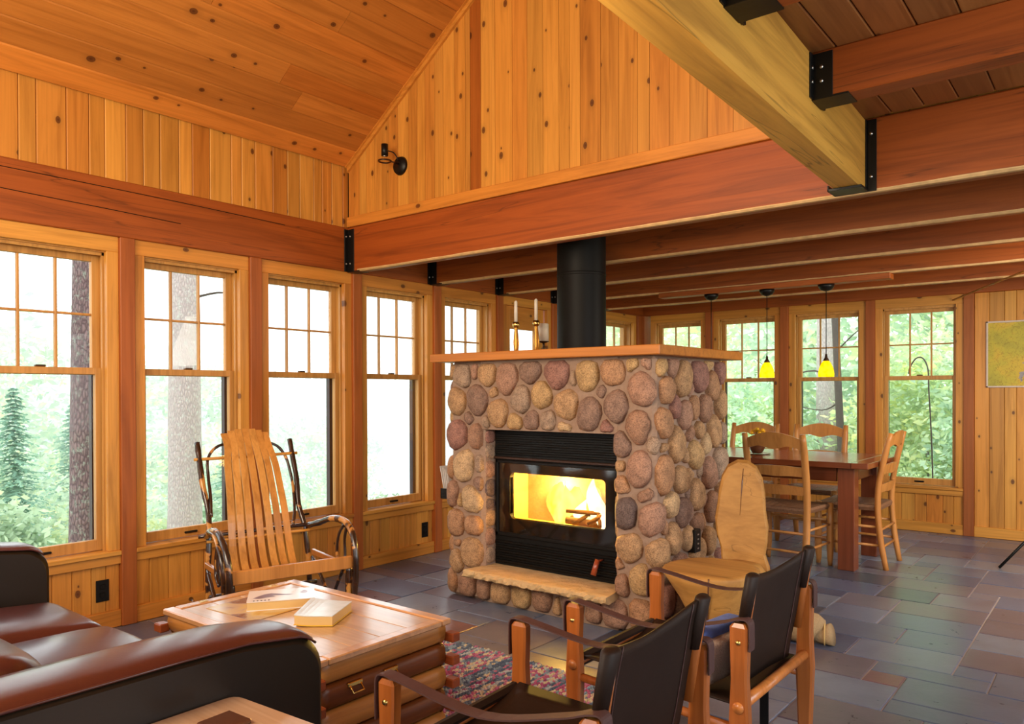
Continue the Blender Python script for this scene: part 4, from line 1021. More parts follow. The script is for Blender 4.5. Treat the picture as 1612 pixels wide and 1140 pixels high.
# flat print: bird silhouette on the cover, and small letter marks
bq = lambda u, v: lerp2(lerp2(q1b[0], q1b[1], u), lerp2(q1b[3], q1b[2], u), v)
bird = [(0.08, 0.28), (0.16, 0.46), (0.24, 0.60), (0.34, 0.66), (0.44, 0.60), (0.56, 0.50), (0.68, 0.47), (0.60, 0.42), (0.46, 0.44), (0.36, 0.46), (0.42, 0.34), (0.30, 0.30), (0.18, 0.22)]
bp_ = [bq(u, v) for u, v in bird]
MB().add([(x, y, 0.0362) for x, y in bp_], [tuple(range(len(bp_)))]).build('cover_print', plain('bird_print', (0.16, 0.10, 0.14), 0.3), bk)
b2p = [bq(u, v) for u, v in ((0.78, 0.62), (0.84, 0.80), (0.90, 0.66), (0.88, 0.50), (0.81, 0.5))]
MB().add([(x, y, 0.0362) for x, y in b2p], [tuple(range(5))]).build('cover_print', plain('lilac_print', (0.45, 0.40, 0.50), 0.3), bk)
lt = MB()
for i in range(5):
    a = bq(0.09+i*0.055, 0.03); b = bq(0.115+i*0.055, 0.03); c = bq(0.115+i*0.055, 0.10); d = bq(0.09+i*0.055, 0.10)
    lt.add([(x, y, 0.0363) for x, y in (a, b, c, d)], [(0, 1, 2, 3)])
lt.build('cover_letters', stove_m, bk)
bk2 = empty('curled_paperback', (1.905, -1.69, cz_-0.002)); tag(bk2, 'paperback with pale blue cover, curled and lying nearest the table edge', 'book')
q2 = [(0.030, -0.118), (0.112, -0.035), (0.020, 0.130), (-0.135, 0.070)]
q2 = [(0.02, -0.125), (0.125, -0.04), (0.03, 0.125), (-0.12, 0.055)]
def curl(z0, z1, name, mat, gk=1.0):
    n = 8; vs = []
    for zz in (z0, z1):
        for i in range(n+1):
            t = i/n
            a = lerp2(q2[0], q2[1], t); b = lerp2(q2[3], q2[2], t)
            for w_ in (0, 1):
                p = (a, b)[w_]; cu_ = 0.005*((2*t-1)**2) if t < 0.5 else 0.0
                vs.append((p[0]*gk, p[1]*gk, zz+cu_))
    m = 2*(n+1); fs = []
    for i in range(n):
        a = 2*i; fs += [(a, a+1, a+3, a+2), (m+a, m+a+2, m+a+3, m+a+1), (a, a+2, m+a+2, m+a), (a+1, m+a+1, m+a+3, a+3)]
    fs += [(0, m, m+1, 1), (2*n, 2*n+1, m+2*n+1, m+2*n)]
    MB().add(vs, fs).build(name, mat, bk2)
curl(0.003, 0.034, 'page_block', paper_m); curl(0.034, 0.037, 'front_cover', plain('pale_blue_cover', (0.66, 0.72, 0.74), 0.25, coat=0.3), 1.01); curl(0.0, 0.003, 'back_cover', plain('amber_cover', (0.75, 0.45, 0.03), 0.3, coat=0.3), 1.03)

# ---- side table corner at the bottom edge
sd = empty('side_table', (2.92, -2.64, 0.0)); tag(sd, 'small pale wooden side table whose corner shows at the bottom edge', 'table')
# corner apex at (2.62,-2.47) for z = .55
A_ = (-0.315, 0.175); u_ = Vector((0.0, -0.46)); v_ = Vector((0.46, 0.03))
qd = [A_, (A_[0]+v_.x, A_[1]+v_.y), (A_[0]+v_.x+u_.x, A_[1]+v_.y+u_.y), (A_[0]+u_.x, A_[1]+u_.y)]
def rounded(q, r, n=4):
    out = []
    for i in range(4):
        p = Vector(q[i]); a = (Vector(q[i-1])-p).normalized(); b = (Vector(q[(i+1) % 4])-p).normalized()
        for k in range(n+1):
            t = k/n; out.append(tuple((p+a*r)*(1-t)**2+p*2*t*(1-t)+(p+b*r)*t*t))
    return out
MB().prism(rounded(qd, 0.03), lambda a, b, d: (a, b, d), 0.53, 0.55).build('tabletop', side_m, sd)
MB().prism(rounded([(a*1.012-0.0, b*1.012) for a, b in qd], 0.03), lambda a, b, d: (a, b, d), 0.526, 0.545).build('edge_band', plain('cream_edge', (0.85, 0.78, 0.50), 0.4), sd)
for k in range(4):
    px_, py_ = qd[k][0]*0.86, qd[k][1]*0.80
    MB().tube([(px_, py_, 0), (px_, py_, 0.53)], [0.014, 0.018], 8).build('leg', side_m, sd)
cb = MB().box(-0.04, 0.04, -0.04, 0.04, 0, 0.01, 0.002).build('dark_coaster', bowl_m); cb.location = (2.735, -2.57, 0.55); cb.rotation_euler = (0, 0, 0.05); tag(cb, 'dark red coaster lying on the pale side table', 'coaster')

# ---- rag rug
rgm, ntr = newmat('rag_rug_yarn'); kr = N(ntr); pr, oir = coords(kr, False)
sx_ = kr.n('ShaderNodeSeparateXYZ', ins={0: pr})
wob = kr.n('ShaderNodeTexNoise', ins={'Vector': pr, 'Scale': 6.0, 'Detail': 1.0}).outputs[0]
row = kr.math('FLOOR', kr.math('MULTIPLY', kr.math('ADD', sx_.outputs[0], kr.math('MULTIPLY', wob, 0.012)), 62.0))
wn_ = kr.n('ShaderNodeTexWhiteNoise', noise_dimensions='1D'); ntr.links.new(row, wn_.inputs['W'])
cell = kr.n('ShaderNodeCombineXYZ'); ntr.links.new(row, cell.inputs[0]); ntr.links.new(kr.math('FLOOR', kr.math('MULTIPLY', sx_.outputs[1], 45.0)), cell.inputs[1])
wn2 = kr.n('ShaderNodeTexWhiteNoise', noise_dimensions='3D'); ntr.links.new(cell.outputs[0], wn2.inputs['Vector'])
val = kr.math('ADD', kr.math('MULTIPLY', wn_.outputs[0], 0.74), kr.math('MULTIPLY', wn2.outputs[0], 0.26))
crg = kr.ramp(val, [(0.0, (0.10, 0.14, 0.22)), (0.20, (0.24, 0.33, 0.42)), (0.32, (0.42, 0.11, 0.22)), (0.44, (0.62, 0.54, 0.38)), (0.54, (0.16, 0.21, 0.30)), (0.64, (0.48, 0.18, 0.30)), (0.74, (0.44, 0.50, 0.54)), (0.85, (0.30, 0.08, 0.20)), (0.92, (0.60, 0.46, 0.46))], 'CONSTANT')
kr.bsdf(crg, 0.95, spec=0.1)
RX0, RX1, RY0, RY1 = 1.30, 2.78, -2.12, -0.645
rug = empty('rag_rug', ((RX0+RX1)/2, (RY0+RY1)/2, 0)); tag(rug, 'multicoloured striped rag rug of looped yarn on the slate floor', 'rug')
ox, oy = rug.location.x, rug.location.y
MB().box(RX0-ox, RX1-ox, RY0-oy, RY1-oy, 0.001, 0.007).build('rug_backing', rgm, rug)
yn = MB(); R = random.Random(6); pitch_ = 0.0162
i = 0; x = RX0+0.006
while x < RX1:
    y = RY0+R.uniform(0, 0.01)
    while y < RY1:
        if x > 1.55 and y > -2.0 and not (x < 2.27 and y < -1.45):
            l = R.uniform(0.016, 0.024); hx = 0.0075; hz = R.uniform(0.008, 0.014); ang = 0.5 if int(x/pitch_) % 2 else -0.5; ang += R.uniform(-0.3, 0.3)
            c_, s_ = math.cos(ang), math.sin(ang); cx, cy = x-ox+R.uniform(-0.002, 0.002), y+l/2-oy
            P = [(-hx, -l/2), (hx, -l/2), (hx, l/2), (-hx, l/2)]
            vs = [(cx+a*c_-b*s_, cy+a*s_+b*c_, 0.006) for a, b in P]+[(cx+(a*c_-b*s_)*0.45, cy+(a*s_+b*c_)*0.6, 0.006+hz) for a, b in P]
            yn.add(vs, [(4, 5, 6, 7), (0, 1, 5, 4), (1, 2, 6, 5), (2, 3, 7, 6), (3, 0, 4, 7)], True); y += l*0.92
        else: y += 0.02
    x += pitch_
o = yn.build('yarn', rgm, rug, recalc=False); o['kind'] = 'stuff'

# ---- safari chairs
def safari(loc, rz, lab):
    e = empty('safari_chair', loc, rz); tag(e, lab, 'chair')
    W2 = 0.29; XF, XR = -0.29, 0.29      # front is -X
    for sy in (-1, 1):
        for (x, h, nm) in ((XF, 0.545, 'front_leg'), (XR, 0.585, 'rear_leg')):
            y = sy*W2; pr = []
            for z, wx in ((0, 0.018), (0.06, 0.021), (0.2, 0.026), (0.3, 0.030), (0.42, 0.024), (h-0.05, 0.027), (h-0.012, 0.027), (h, 0.018)): pr.append((z, wx))
            vs = []; t = 0.0165
            for z, wx in pr: 
                tt = t if z < h-0.001 else t*0.7
                vs += [(x-wx, y-tt*0.75, z), (x-wx*0.75, y-tt, z), (x+wx*0.75, y-tt, z), (x+wx, y-tt*0.75, z), (x+wx, y+tt*0.75, z), (x+wx*0.75, y+tt, z), (x-wx*0.75, y+tt, z), (x-wx, y+tt*0.75, z)]
            m = len(pr); fs = [(i*8+k, i*8+(k+1) % 8, (i+1)*8+(k+1) % 8, (i+1)*8+k) for i in range(m-1) for k in range(8)]+[tuple(range(8)), tuple((m-1)*8+k for k in range(8))]
            lo = MB().add(vs, fs).build('leg', safari_m, e)
            s2 = MB(); zz = h-0.055
            s2.lathe([(0.0, 0.006), (0.006, 0.005), (0.009, 0.0), (0.009, -0.004)], n=10)
            s2.xf(Matrix.Translation((x, y, zz)) @ Matrix.Rotation(PI/2*(-1 if sy > 0 else 1), 4, 'X') @ Matrix.Translation((0, 0, t))); s2.build('screw_head', brass_m, lo)
            if nm == 'rear_leg':
                s3 = MB().lathe([(0.0, 0.006), (0.006, 0.005), (0.009, 0.0), (0.009, -0.004)], n=10); s3.xf(Matrix.Translation((x+0.026, y, zz)) @ Matrix.Rotation(PI/2, 4, 'Y')); s3.build('screw_head', brass_m, lo)
        # arm strap: wraps the front post top, sags, and folds down over the rear post
        y = sy*W2
        path = spline([(XF-0.033, y, 0.44), (XF-0.034, y, 0.50), (XF-0.030, y, 0.548), (XF, y, 0.556), (XF+0.06, y, 0.548), (0.0, y, 0.522), (XR-0.08, y, 0.570), (XR, y, 0.597), (XR+0.030, y, 0.592), (XR+0.034, y, 0.55), (XR+0.034, y, 0.51)], 5)
        mb = MB(); vs = []; P = [Vector(p) for p in path]; m = len(P)
        for i, p in enumerate(P):
            t_ = (P[min(i+1, m-1)]-P[max(i-1, 0)]).normalized(); nn = Vector((0, 1, 0)).cross(t_).normalized()
            for (a, b) in ((-0.019, -0.002), (0.019, -0.002), (0.019, 0.002), (-0.019, 0.002)): vs.append(p+Vector((0, a, 0))+nn*b)
        fs = [(i*4+k, i*4+(k+1) % 4, (i+1)*4+(k+1) % 4, (i+1)*4+k) for i in range(m-1) for k in range(4)]+[(0, 1, 2, 3), tuple((m-1)*4+k for k in range(4))]
        mb.add(vs, fs).build('arm_strap', strap_m, e)
        # side rails
        MB().tube([(XF, y, 0.30), (XR, y, 0.27)], 0.014, 10).build('side_rail', safari_m, e)
        # swinging back stick
        sx0 = XR-0.024+0.175*(0.44-0.46); sx1 = XR-0.024+0.175*(0.70-0.46)
        MB().tube([(sx0+0.006, y-sy*0.036, 0.44), (sx1+0.002, y-sy*0.036, 0.70)], 0.014, 8, sq=(0.8, 1.3)).build('back_stick', safari_m, e)
        zz0, zz1 = 0.585, 0.725
        xx0, xx1 = XR-0.022+0.175*(zz0-0.46), XR-0.022+0.175*(zz1-0.46)
        MB().tube([(xx0, y-sy*0.034, zz0), ((xx0+xx1)/2, y-sy*0.034, (zz0+zz1)/2), (xx1, y-sy*0.034, zz1-0.006), (xx1+0.001, y-sy*0.034, zz1)], [0.022, 0.0235, 0.024, 0.016], 12, sq=(1.30, 0.80)).build('back_sleeve', saddle_m, e)
    MB().tube([(XR, -W2-0.02, 0.34), (XR, W2+0.02, 0.34)], 0.017, 14).build('rear_rail', safari_m, e, (1.5, 1.7, 1.9))
    MB().tube([(XF, -W2-0.02, 0.34), (XF, W2+0.02, 0.34)], 0.017, 14).build('front_rail', safari_m, e)
    # leather back: sleeve over both sticks
    nU, nV = 14, 12; vs = []
    def bk_(u, v, side):
        y = -W2+0.050+(2*W2-0.100)*u; z = 0.335+0.385*v
        sag = 0.03*math.sin(PI*u)*(0.5+0.5*v); x = XR-0.024+0.175*(z-0.46)+side*0.004-0.02*math.sin(PI*u)+0.0
        ee = min(u, 1-u)*nU/0.8
        z += -0.028*math.sin(PI*u)*v**3
        x += 0.004*mnoise.noise(Vector((u*4, v*3, side+loc[1])))
        return (x, y, z)
    for side in (-1, 1):
        for i in range(nU+1):
            for j in range(nV+1): vs.append(bk_(i/nU, j/nV, side))
    K = (nU+1)*(nV+1); fs = []
    for i in range(nU):
        for j in range(nV):
            a = i*(nV+1)+j; q = (a, a+1, a+nV+2, a+nV+1); fs.append(q); fs.append(tuple(K+t for t in q[::-1]))
    for i in range(nU):
        for j in (0, nV): a = i*(nV+1)+j; fs.append((a, a+nV+1, K+a+nV+1, K+a))
    for j in range(nV):
        for i in (0, nU): a = i*(nV+1)+j; fs.append((a, a+1, K+a+1, K+a))
    bo = MB().add(vs, fs, True).build('leather_back', saddle_m, e)
    for u in (0.085, 0.915):
        MB().tube([Vector(bk_(u, j/nV, 1))+Vector((0.0015, 0, 0)) for j in range(nV+1)], 0.0018, 5).build('seam', strap_m, bo)
    # leather seat
    nU, nV = 12, 10; vs = []
    for side in (-1, 1):
        for i in range(nU+1):
            for j in range(nV+1):
                u, v = i/nU, j/nV
                x = XF+0.01+(XR-XF-0.03)*u; y = -W2+0.022+(2*W2-0.044)*v
                z = 0.362-0.03*u-0.055*math.sin(PI*v)*(0.35+0.65*math.sin(PI*min(1, u*0.9+0.1)))+side*0.003
                vs.append((x, y, z))
    K = (nU+1)*(nV+1); fs = []
    for i in range(nU):
        for j in range(nV): a = i*(nV+1)+j; q = (a, a+1, a+nV+2, a+nV+1); fs.append(q); fs.append(tuple(K+t for t in q[::-1]))
    for i in range(nU):
        for j in (0, nV): a = i*(nV+1)+j; fs.append((a, a+nV+1, K+a+nV+1, K+a))
    for j in range(nV):
        for i in (0, nU): a = i*(nV+1)+j; fs.append((a, a+1, K+a+1, K+a))
    MB().add(vs, fs, True).build('leather_seat', saddle_m, e)
    MB().box(XF-0.02, XF+0.016, -W2+0.02, W2-0.02, 0.32, 0.366, 0.012).build('seat_hem', saddle_m, e)
    MB().box(0.18, 0.21, 0.15, 0.156, 0.04, 0.31, 0.001).build('seat_strap', stove_m, e)
    return e
safari((3.072, -1.85, 0), math.radians(3.5), 'black leather safari chair at the bottom, nearer the sofa')
safari((3.07, -1.01, 0), math.radians(0), 'black leather safari chair nearer the fireplace and log seat')
# cushion and cloth on the seat of the second chair
pl = empty('striped_cushion', (3.27, -1.24, 0.33), math.radians(-8)); tag(pl, 'tan and blue cushion standing on the seat of the safari chair by the fireplace', 'cushion')
def tilt(q, c, h):
    q = Vector(q); q.x += (q.z-c.z)*0.35; return q
MB().rbox(-0.09, -0.02, -0.07, 0.20, 0.0, 0.17, 0.033, 3, 3, fn=tilt).build('cushion_body', fleece_m, pl)
MB().rbox(-0.10, -0.025, -0.07, 0.19, 0.145, 0.205, 0.022, 3, 3, fn=tilt).build('blue_panel', bluecl_m, pl)
MB().rbox(-0.155, -0.125, -0.05, 0.15, 0.01, 0.08, 0.012, 3, 3, fn=tilt).build('white_panel', whitecl_m, pl)

# ---- carved log chair
lc = empty('carved_log_chair', (2.68, 0.10, 0.0)); tag(lc, 'chair carved from one pale log with a tall rounded slab back', 'chair')
def loft(secs, n=22, seed=0, amp=0.02):
    vs = []
    for i, (cx, cy, z, rx, ry, tz) in enumerate(secs):
        for k in range(n):
            a = 2*PI*k/n; w_ = 1+amp*mnoise.noise(Vector((math.cos(a)*1.5+seed, math.sin(a)*1.5, z*4)))*3
            ca, sa = math.cos(a), math.sin(a)
            x = cx+rx*w_*abs(ca)**0.85*(1 if ca > 0 else -1); y = cy+ry*w_*abs(sa)**0.85*(1 if sa > 0 else -1)
            vs.append((x, y, z+tz*(x-cx)))
    m = len(secs)
    fs = [(i*n+k, i*n+(k+1) % n, (i+1)*n+(k+1) % n, (i+1)*n+k) for i in range(m-1) for k in range(n)]+[tuple(range(n)), tuple((m-1)*n+k for k in range(n))]
    return MB().add(vs, fs, True)
# local coords: world minus (2.68,.10)
lb = loft([(0.075, -0.08, 0.0, 0.145, 0.16, 0), (0.07, -0.08, 0.08, 0.140, 0.155, 0), (0.06, -0.08, 0.18, 0.145, 0.165, 0), (0.035, -0.08, 0.28, 0.17, 0.19, 0), (0.012, -0.08, 0.36, 0.205, 0.215, 0), (0.0, -0.08, 0.40, 0.222, 0.235, 0), (0.0, -0.08, 0.412, 0.215, 0.228, 0), (0.0, -0.08, 0.416, 0.19, 0.20, 0)], seed=1)
lbo = lb.build('log_seat', logw_m, lc)
# slab back: outline in (s,z), s along the slab width, extruded along its normal
outl = [(-0.085, 0.30), (-0.10, 0.38), (-0.105, 0.45), (-0.125, 0.52), (-0.135, 0.60), (-0.122, 0.68), (-0.115, 0.75), (-0.10, 0.82), (-0.07, 0.875), (-0.02, 0.903), (0.03, 0.90), (0.075, 0.87), (0.105, 0.81), (0.118, 0.73), (0.122, 0.64), (0.135, 0.56), (0.13, 0.48), (0.12, 0.42), (0.14, 0.36), (0.15, 0.28), (0.15, 0.0), (-0.07, 0.0)]
def slab(a, b, d): 
    s_ = Vector((0.94, 0.34)); nn = Vector((-0.34, 0.94))
    y_ = d+0.10*max(0, b-0.4)
    return (a*s_.x+nn.x*y_-0.005, a*s_.y+nn.y*y_+0.30, b)
sb = MB(); n = len(outl); vs = []
for d, ins_ in ((-0.042, 0.90), (-0.034, 0.97), (0.0, 1.0), (0.034, 0.96), (0.042, 0.90)):
    for (a, b) in outl: vs.append(slab(a*ins_, 0.45+(b-0.45)*(ins_ if b > 0.45 else 1), d))
sb.add(vs, [(i*n+k, i*n+(k+1) % n, (i+1)*n+(k+1) % n, (i+1)*n+k) for i in range(4) for k in range(n)], False); sb.add([vs[k] for k in range(n)], [tuple(range(n))]); sb.add([vs[4*n+k] for k in range(n)], [tuple(range(n))])
sbo = sb.build('slab_back', logw_m, lc)
MB().tube([slab(0.01, 0.86, -0.0425), slab(0.004, 0.78, -0.043), slab(0.0, 0.72, -0.043), slab(-0.006, 0.62, -0.043)], [0.0015, 0.004, 0.002, 0.0008], 6).build('drying_crack', bowl_m, sbo)
MB().tube(spline([(0.085, -0.30, 0.412), (0.085, -0.305, 0.36), (0.075, -0.283, 0.28), (0.06, -0.255, 0.2), (0.085, -0.245, 0.1)], 4), 0.0035, 6).build('drying_crack', bowl_m, lbo)
kb = loft([(0.21, 0.38, 0.22, 0.02, 0.02, 0), (0.21, 0.38, 0.24, 0.055, 0.05, 0), (0.215, 0.38, 0.29, 0.07, 0.06, 0), (0.21, 0.38, 0.34, 0.055, 0.05, 0), (0.20, 0.38, 0.365, 0.03, 0.03, 0)], n=16, seed=3).build('burl', logw_m, lc)
fr_ = loft([(0.06, 0.10, 0.0, 0.12, 0.14, 0), (0.06, 0.12, 0.2, 0.12, 0.14, 0), (0.05, 0.13, 0.36, 0.13, 0.13, 0), (0.05, 0.13, 0.40, 0.10, 0.10, 0)], n=16, seed=5).build('log_heel', logw_m, lc)

# ---- sack on the floor
sk = empty('burlap_sack', (2.985, 0.47, 0.0), math.radians(15)); tag(sk, 'small tan burlap sack lying behind the right safari chair', 'sack')
ss = []
for i in range(12):
    t = i/11; r = [0.03, 0.07, 0.078, 0.072, 0.075, 0.072, 0.078, 0.074, 0.062, 0.045, 0.05, 0.055][i]; ss.append(((-0.12+0.24*t, 0, max(r, 0.0)+0.0), r))
MB().tube([(p[0], 0.01*math.sin(i), p[2]) for i, (p, r) in enumerate(ss)], [r for p, r in ss], 16).build('sack_body', burlap_m, sk)
MB().tube([(0.085, 0.055*math.cos(a), 0.052+0.055*math.sin(a)) for a in [2*PI*k/16 for k in range(17)]], 0.004, 6, caps=False).build('tie_cord', paper_m, sk)
# ---- tripod foot at the right edge
tp_ = empty('tripod', (3.78, 3.05, 0.0)); tag(tp_, 'black tripod, one splayed foot in view at the right edge', 'tripod')
for a in (180+25, 300+25, 60+25):
    c, s_ = math.cos(math.radians(a)), math.sin(math.radians(a)); MB().tube([(c*0.27, s_*0.27, 0.006), (c*0.02, s_*0.02, 0.30)], 0.010, 8).build('leg', black_m, tp_)
MB().tube([(0, 0, 0.28), (0, 0, 1.1)], 0.012, 10).build('pole', black_m, tp_)
MB().box(-0.04, 0.04, -0.03, 0.03, 1.1, 1.14, 0.005).build('mount_head', black_m, tp_)
# ---- bentwood rocking chair
rk = empty('bentwood_rocker', (0.75, -1.10, 0.0), math.radians(-15)); tag(rk, 'bentwood rocking chair of dark twigs with a tall fan of orange slats', 'rocking chair')
# local: +X forward, +Y to the picture's right
SV = [(-0.155, -0.115), (-0.105, -0.078), (-0.055, -0.040), (0.0, 0.0), (0.055, 0.040), (0.105, 0.078), (0.155, 0.115)]
def ribbon(pts, wd, th, side=Vector((0, 1, 0))):
    P = [Vector(p) for p in pts]; m = len(P); vs = []
    for i, p in enumerate(P):
        t_ = (P[min(i+1, m-1)]-P[max(i-1, 0)]).normalized(); s_ = (side-t_*side.dot(t_)).normalized(); nn = s_.cross(t_)
        w_ = wd(i/(m-1)) if callable(wd) else wd
        for a, b in ((-w_/2, -th/2), (w_/2, -th/2), (w_/2, th/2), (-w_/2, th/2)): vs.append(p+s_*a+nn*b)
    fs = [(i*4+k, i*4+(k+1) % 4, (i+1)*4+(k+1) % 4, (i+1)*4+k) for i in range(m-1) for k in range(4)]+[(0, 1, 2, 3), tuple((m-1)*4+k for k in range(4))]
    return MB().add(vs, fs)
for i, (yb_, yt_) in enumerate(SV):
    crown = 0.025*(1-(abs(yt_)/0.115)**2)
    pts = spline([(0.262, yb_*1.05, 0.372), (0.12, yb_*1.02, 0.325), (-0.04, yb_, 0.300), (-0.14, yb_, 0.325), (-0.205, yb_*0.99, 0.44), (-0.25, yb_*0.95, 0.60), (-0.30, yb_*0.90, 0.73), (-0.36, (yb_+yt_)/2*0.98, 0.86), (-0.42, yt_, 0.96), (-0.49, yt_*1.0, 1.03+crown)], 4)
    ribbon(pts, lambda t: 0.037 if t < 0.8 else 0.037+0.002*(t-0.8)*5, 0.006).build('slat', slat_m, rk, tintr(wr, 0.88, 1.1, 0.04))
MB().box(0.268, 0.290, -0.31, 0.31, 0.350, 0.415, 0.004).build('seat_front_board', slat_m, rk, (0.95, 0.85, 0.8))
MB().box(-0.20, 0.27, -0.30, -0.28, 0.345, 0.375, 0.003).build('seat_side_rail', slat_m, rk, (0.7, 0.55, 0.5)); MB().box(-0.20, 0.27, 0.28, 0.30, 0.345, 0.375, 0.003).build('seat_side_rail', slat_m, rk, (0.7, 0.55, 0.5))
def twig(pts, r, nm='twig', n=8, sm=5, mat=None, jit=0.1):
    P = spline(pts, sm); R_ = random.Random(int(pts[0][1]*1000)+len(P)); return MB().tube(P, [r*(1+R_.uniform(-jit, jit)) for _ in P], n).build(nm, mat or twig_m, rk)
for s in (-1, 1):
    twig([(-0.20, s*0.275, 0.03), (-0.225, s*0.275, 0.30), (-0.25, s*0.262, 0.50), (-0.31, s*0.25, 0.62), (-0.37, s*0.262, 0.76), (-0.43, s*0.262, 0.88), (-0.48, s*0.262, 0.985)], 0.0155, 'back_post')
    # arm hoop
    twig([(-0.25, s*0.275, 0.50), (-0.12, s*0.30, 0.535), (0.0, s*0.315, 0.57), (0.14, s*0.325, 0.58), (0.25, s*0.325, 0.53), (0.305, s*0.32, 0.42), (0.30, s*0.32, 0.28), (0.27, s*0.315, 0.12), (0.26, s*0.31, 0.045)], 0.017, 'arm_hoop')
    twig([(-0.02, s*0.325, 0.565), (0.12, s*0.335, 0.56), (0.22, s*0.338, 0.50), (0.26, s*0.335, 0.40), (0.25, s*0.33, 0.30)], 0.011, 'arm_hoop')
    twig([(0.17, s*0.318, 0.565), (0.10, s*0.318, 0.50), (0.075, s*0.318, 0.43), (0.08, s*0.318, 0.36), (0.13, s*0.318, 0.32)], 0.008, 'inner_loop')
    twig([(0.18, s*0.328, 0.56), (0.15, s*0.328, 0.48), (0.155, s*0.328, 0.40), (0.17, s*0.318, 0.33)], 0.008, 'inner_loop')
    # front leg and rocker runner
    twig([(0.265, s*0.295, 0.045), (0.268, s*0.295, 0.22), (0.265, s*0.30, 0.36)], 0.018, 'front_leg')
    twig([(0.46, s*0.29, 0.075), (0.30, s*0.29, 0.028), (0.10, s*0.29, 0.013), (-0.15, s*0.29, 0.016), (-0.38, s*0.29, 0.055), (-0.52, s*0.29, 0.115)], 0.013, 'runner')
    twig([(0.22, s*0.29, 0.34), (0.10, s*0.295, 0.20), (0.08, s*0.295, 0.12), (0.14, s*0.29, 0.03)], 0.010, 'brace_loop')
    twig([(-0.20, s*0.285, 0.33), (-0.05, s*0.29, 0.22), (0.02, s*0.29, 0.12), (-0.02, s*0.29, 0.03)], 0.010, 'brace_loop')
twig([(-0.27, -0.245, 0.60), (-0.34, -0.23, 0.70), (-0.40, -0.225, 0.80), (-0.44, -0.215, 0.90), (-0.46, -0.15, 0.965), (-0.475, 0.0, 0.985), (-0.46, 0.15, 0.965), (-0.44, 0.215, 0.90), (-0.40, 0.235, 0.80), (-0.35, 0.235, 0.70), (-0.28, 0.215, 0.58), (-0.24, 0.19, 0.51)], 0.0085, 'back_hoop')
twig([(-0.437, -0.29, 0.895), (-0.425, 0.0, 0.90), (-0.437, 0.29, 0.905)], 0.0085, 'cross_bar', mat=pine_y, jit=0.02)
twig([(-0.235, -0.32, 0.505), (-0.24, 0.0, 0.508), (-0.235, 0.30, 0.51)], 0.0105, 'cross_bar')
twig([(-0.225, -0.28, 0.475), (-0.228, 0.0, 0.478), (-0.225, 0.28, 0.48)], 0.008, 'cross_bar', mat=pine_y, jit=0.02)
for x in (0.20, -0.15): twig([(x, -0.29, 0.20), (x+0.02, 0.0, 0.205), (x, 0.29, 0.20)], 0.012, 'stretcher')

# ---- dining table
TX0, TX1, TY0, TY1 = 1.25, 2.875, 2.09, 3.03
dt = empty('dining_table', ((TX0+TX1)/2, (TY0+TY1)/2, 0)); tag(dt, 'reddish wooden dining table with thick square legs behind the fireplace', 'table')
do_ = dt.location.copy()
def Dd(mb): mb.v = [(x-do_.x, y-do_.y, z) for x, y, z in mb.v]; return mb
R = random.Random(3)
for i in range(6):
    a = TY0+(TY1-TY0)*i/6; b = TY0+(TY1-TY0)*(i+1)/6-0.0012
    Dd(MB().box(TX0+0.11, TX1-0.112, a, b, 0.728, 0.768, 0.002)).build('top_plank', table_m, dt, tintr(R, 0.92, 1.1, 0.04))
for a, b in ((TX0, TX0+0.108), (TX1-0.11, TX1)): Dd(MB().box(a, b, TY0-0.003, TY1+0.003, 0.728, 0.768, 0.003)).build('breadboard_end', table_m, dt)
for x in (TX0+0.13, TX1-0.228):
    for y in (TY0+0.11, TY1-0.22): Dd(MB().box(x, x+0.112, y, y+0.112, 0, 0.728, 0.004)).build('leg', table_z, dt, (0.9, 0.85, 0.85))
for y in (TY0+0.13, TY1-0.16): Dd(MB().box(TX0+0.24, TX1-0.24, y, y+0.025, 0.62, 0.728, 0.002)).build('apron', table_m, dt, (0.8, 0.75, 0.75))
for x in (TX0+0.16, TX1-0.17): Dd(MB().box(x, x+0.025, TY0+0.22, TY1-0.22, 0.62, 0.728, 0.002)).build('apron', table_m, dt, (0.8, 0.75, 0.75))
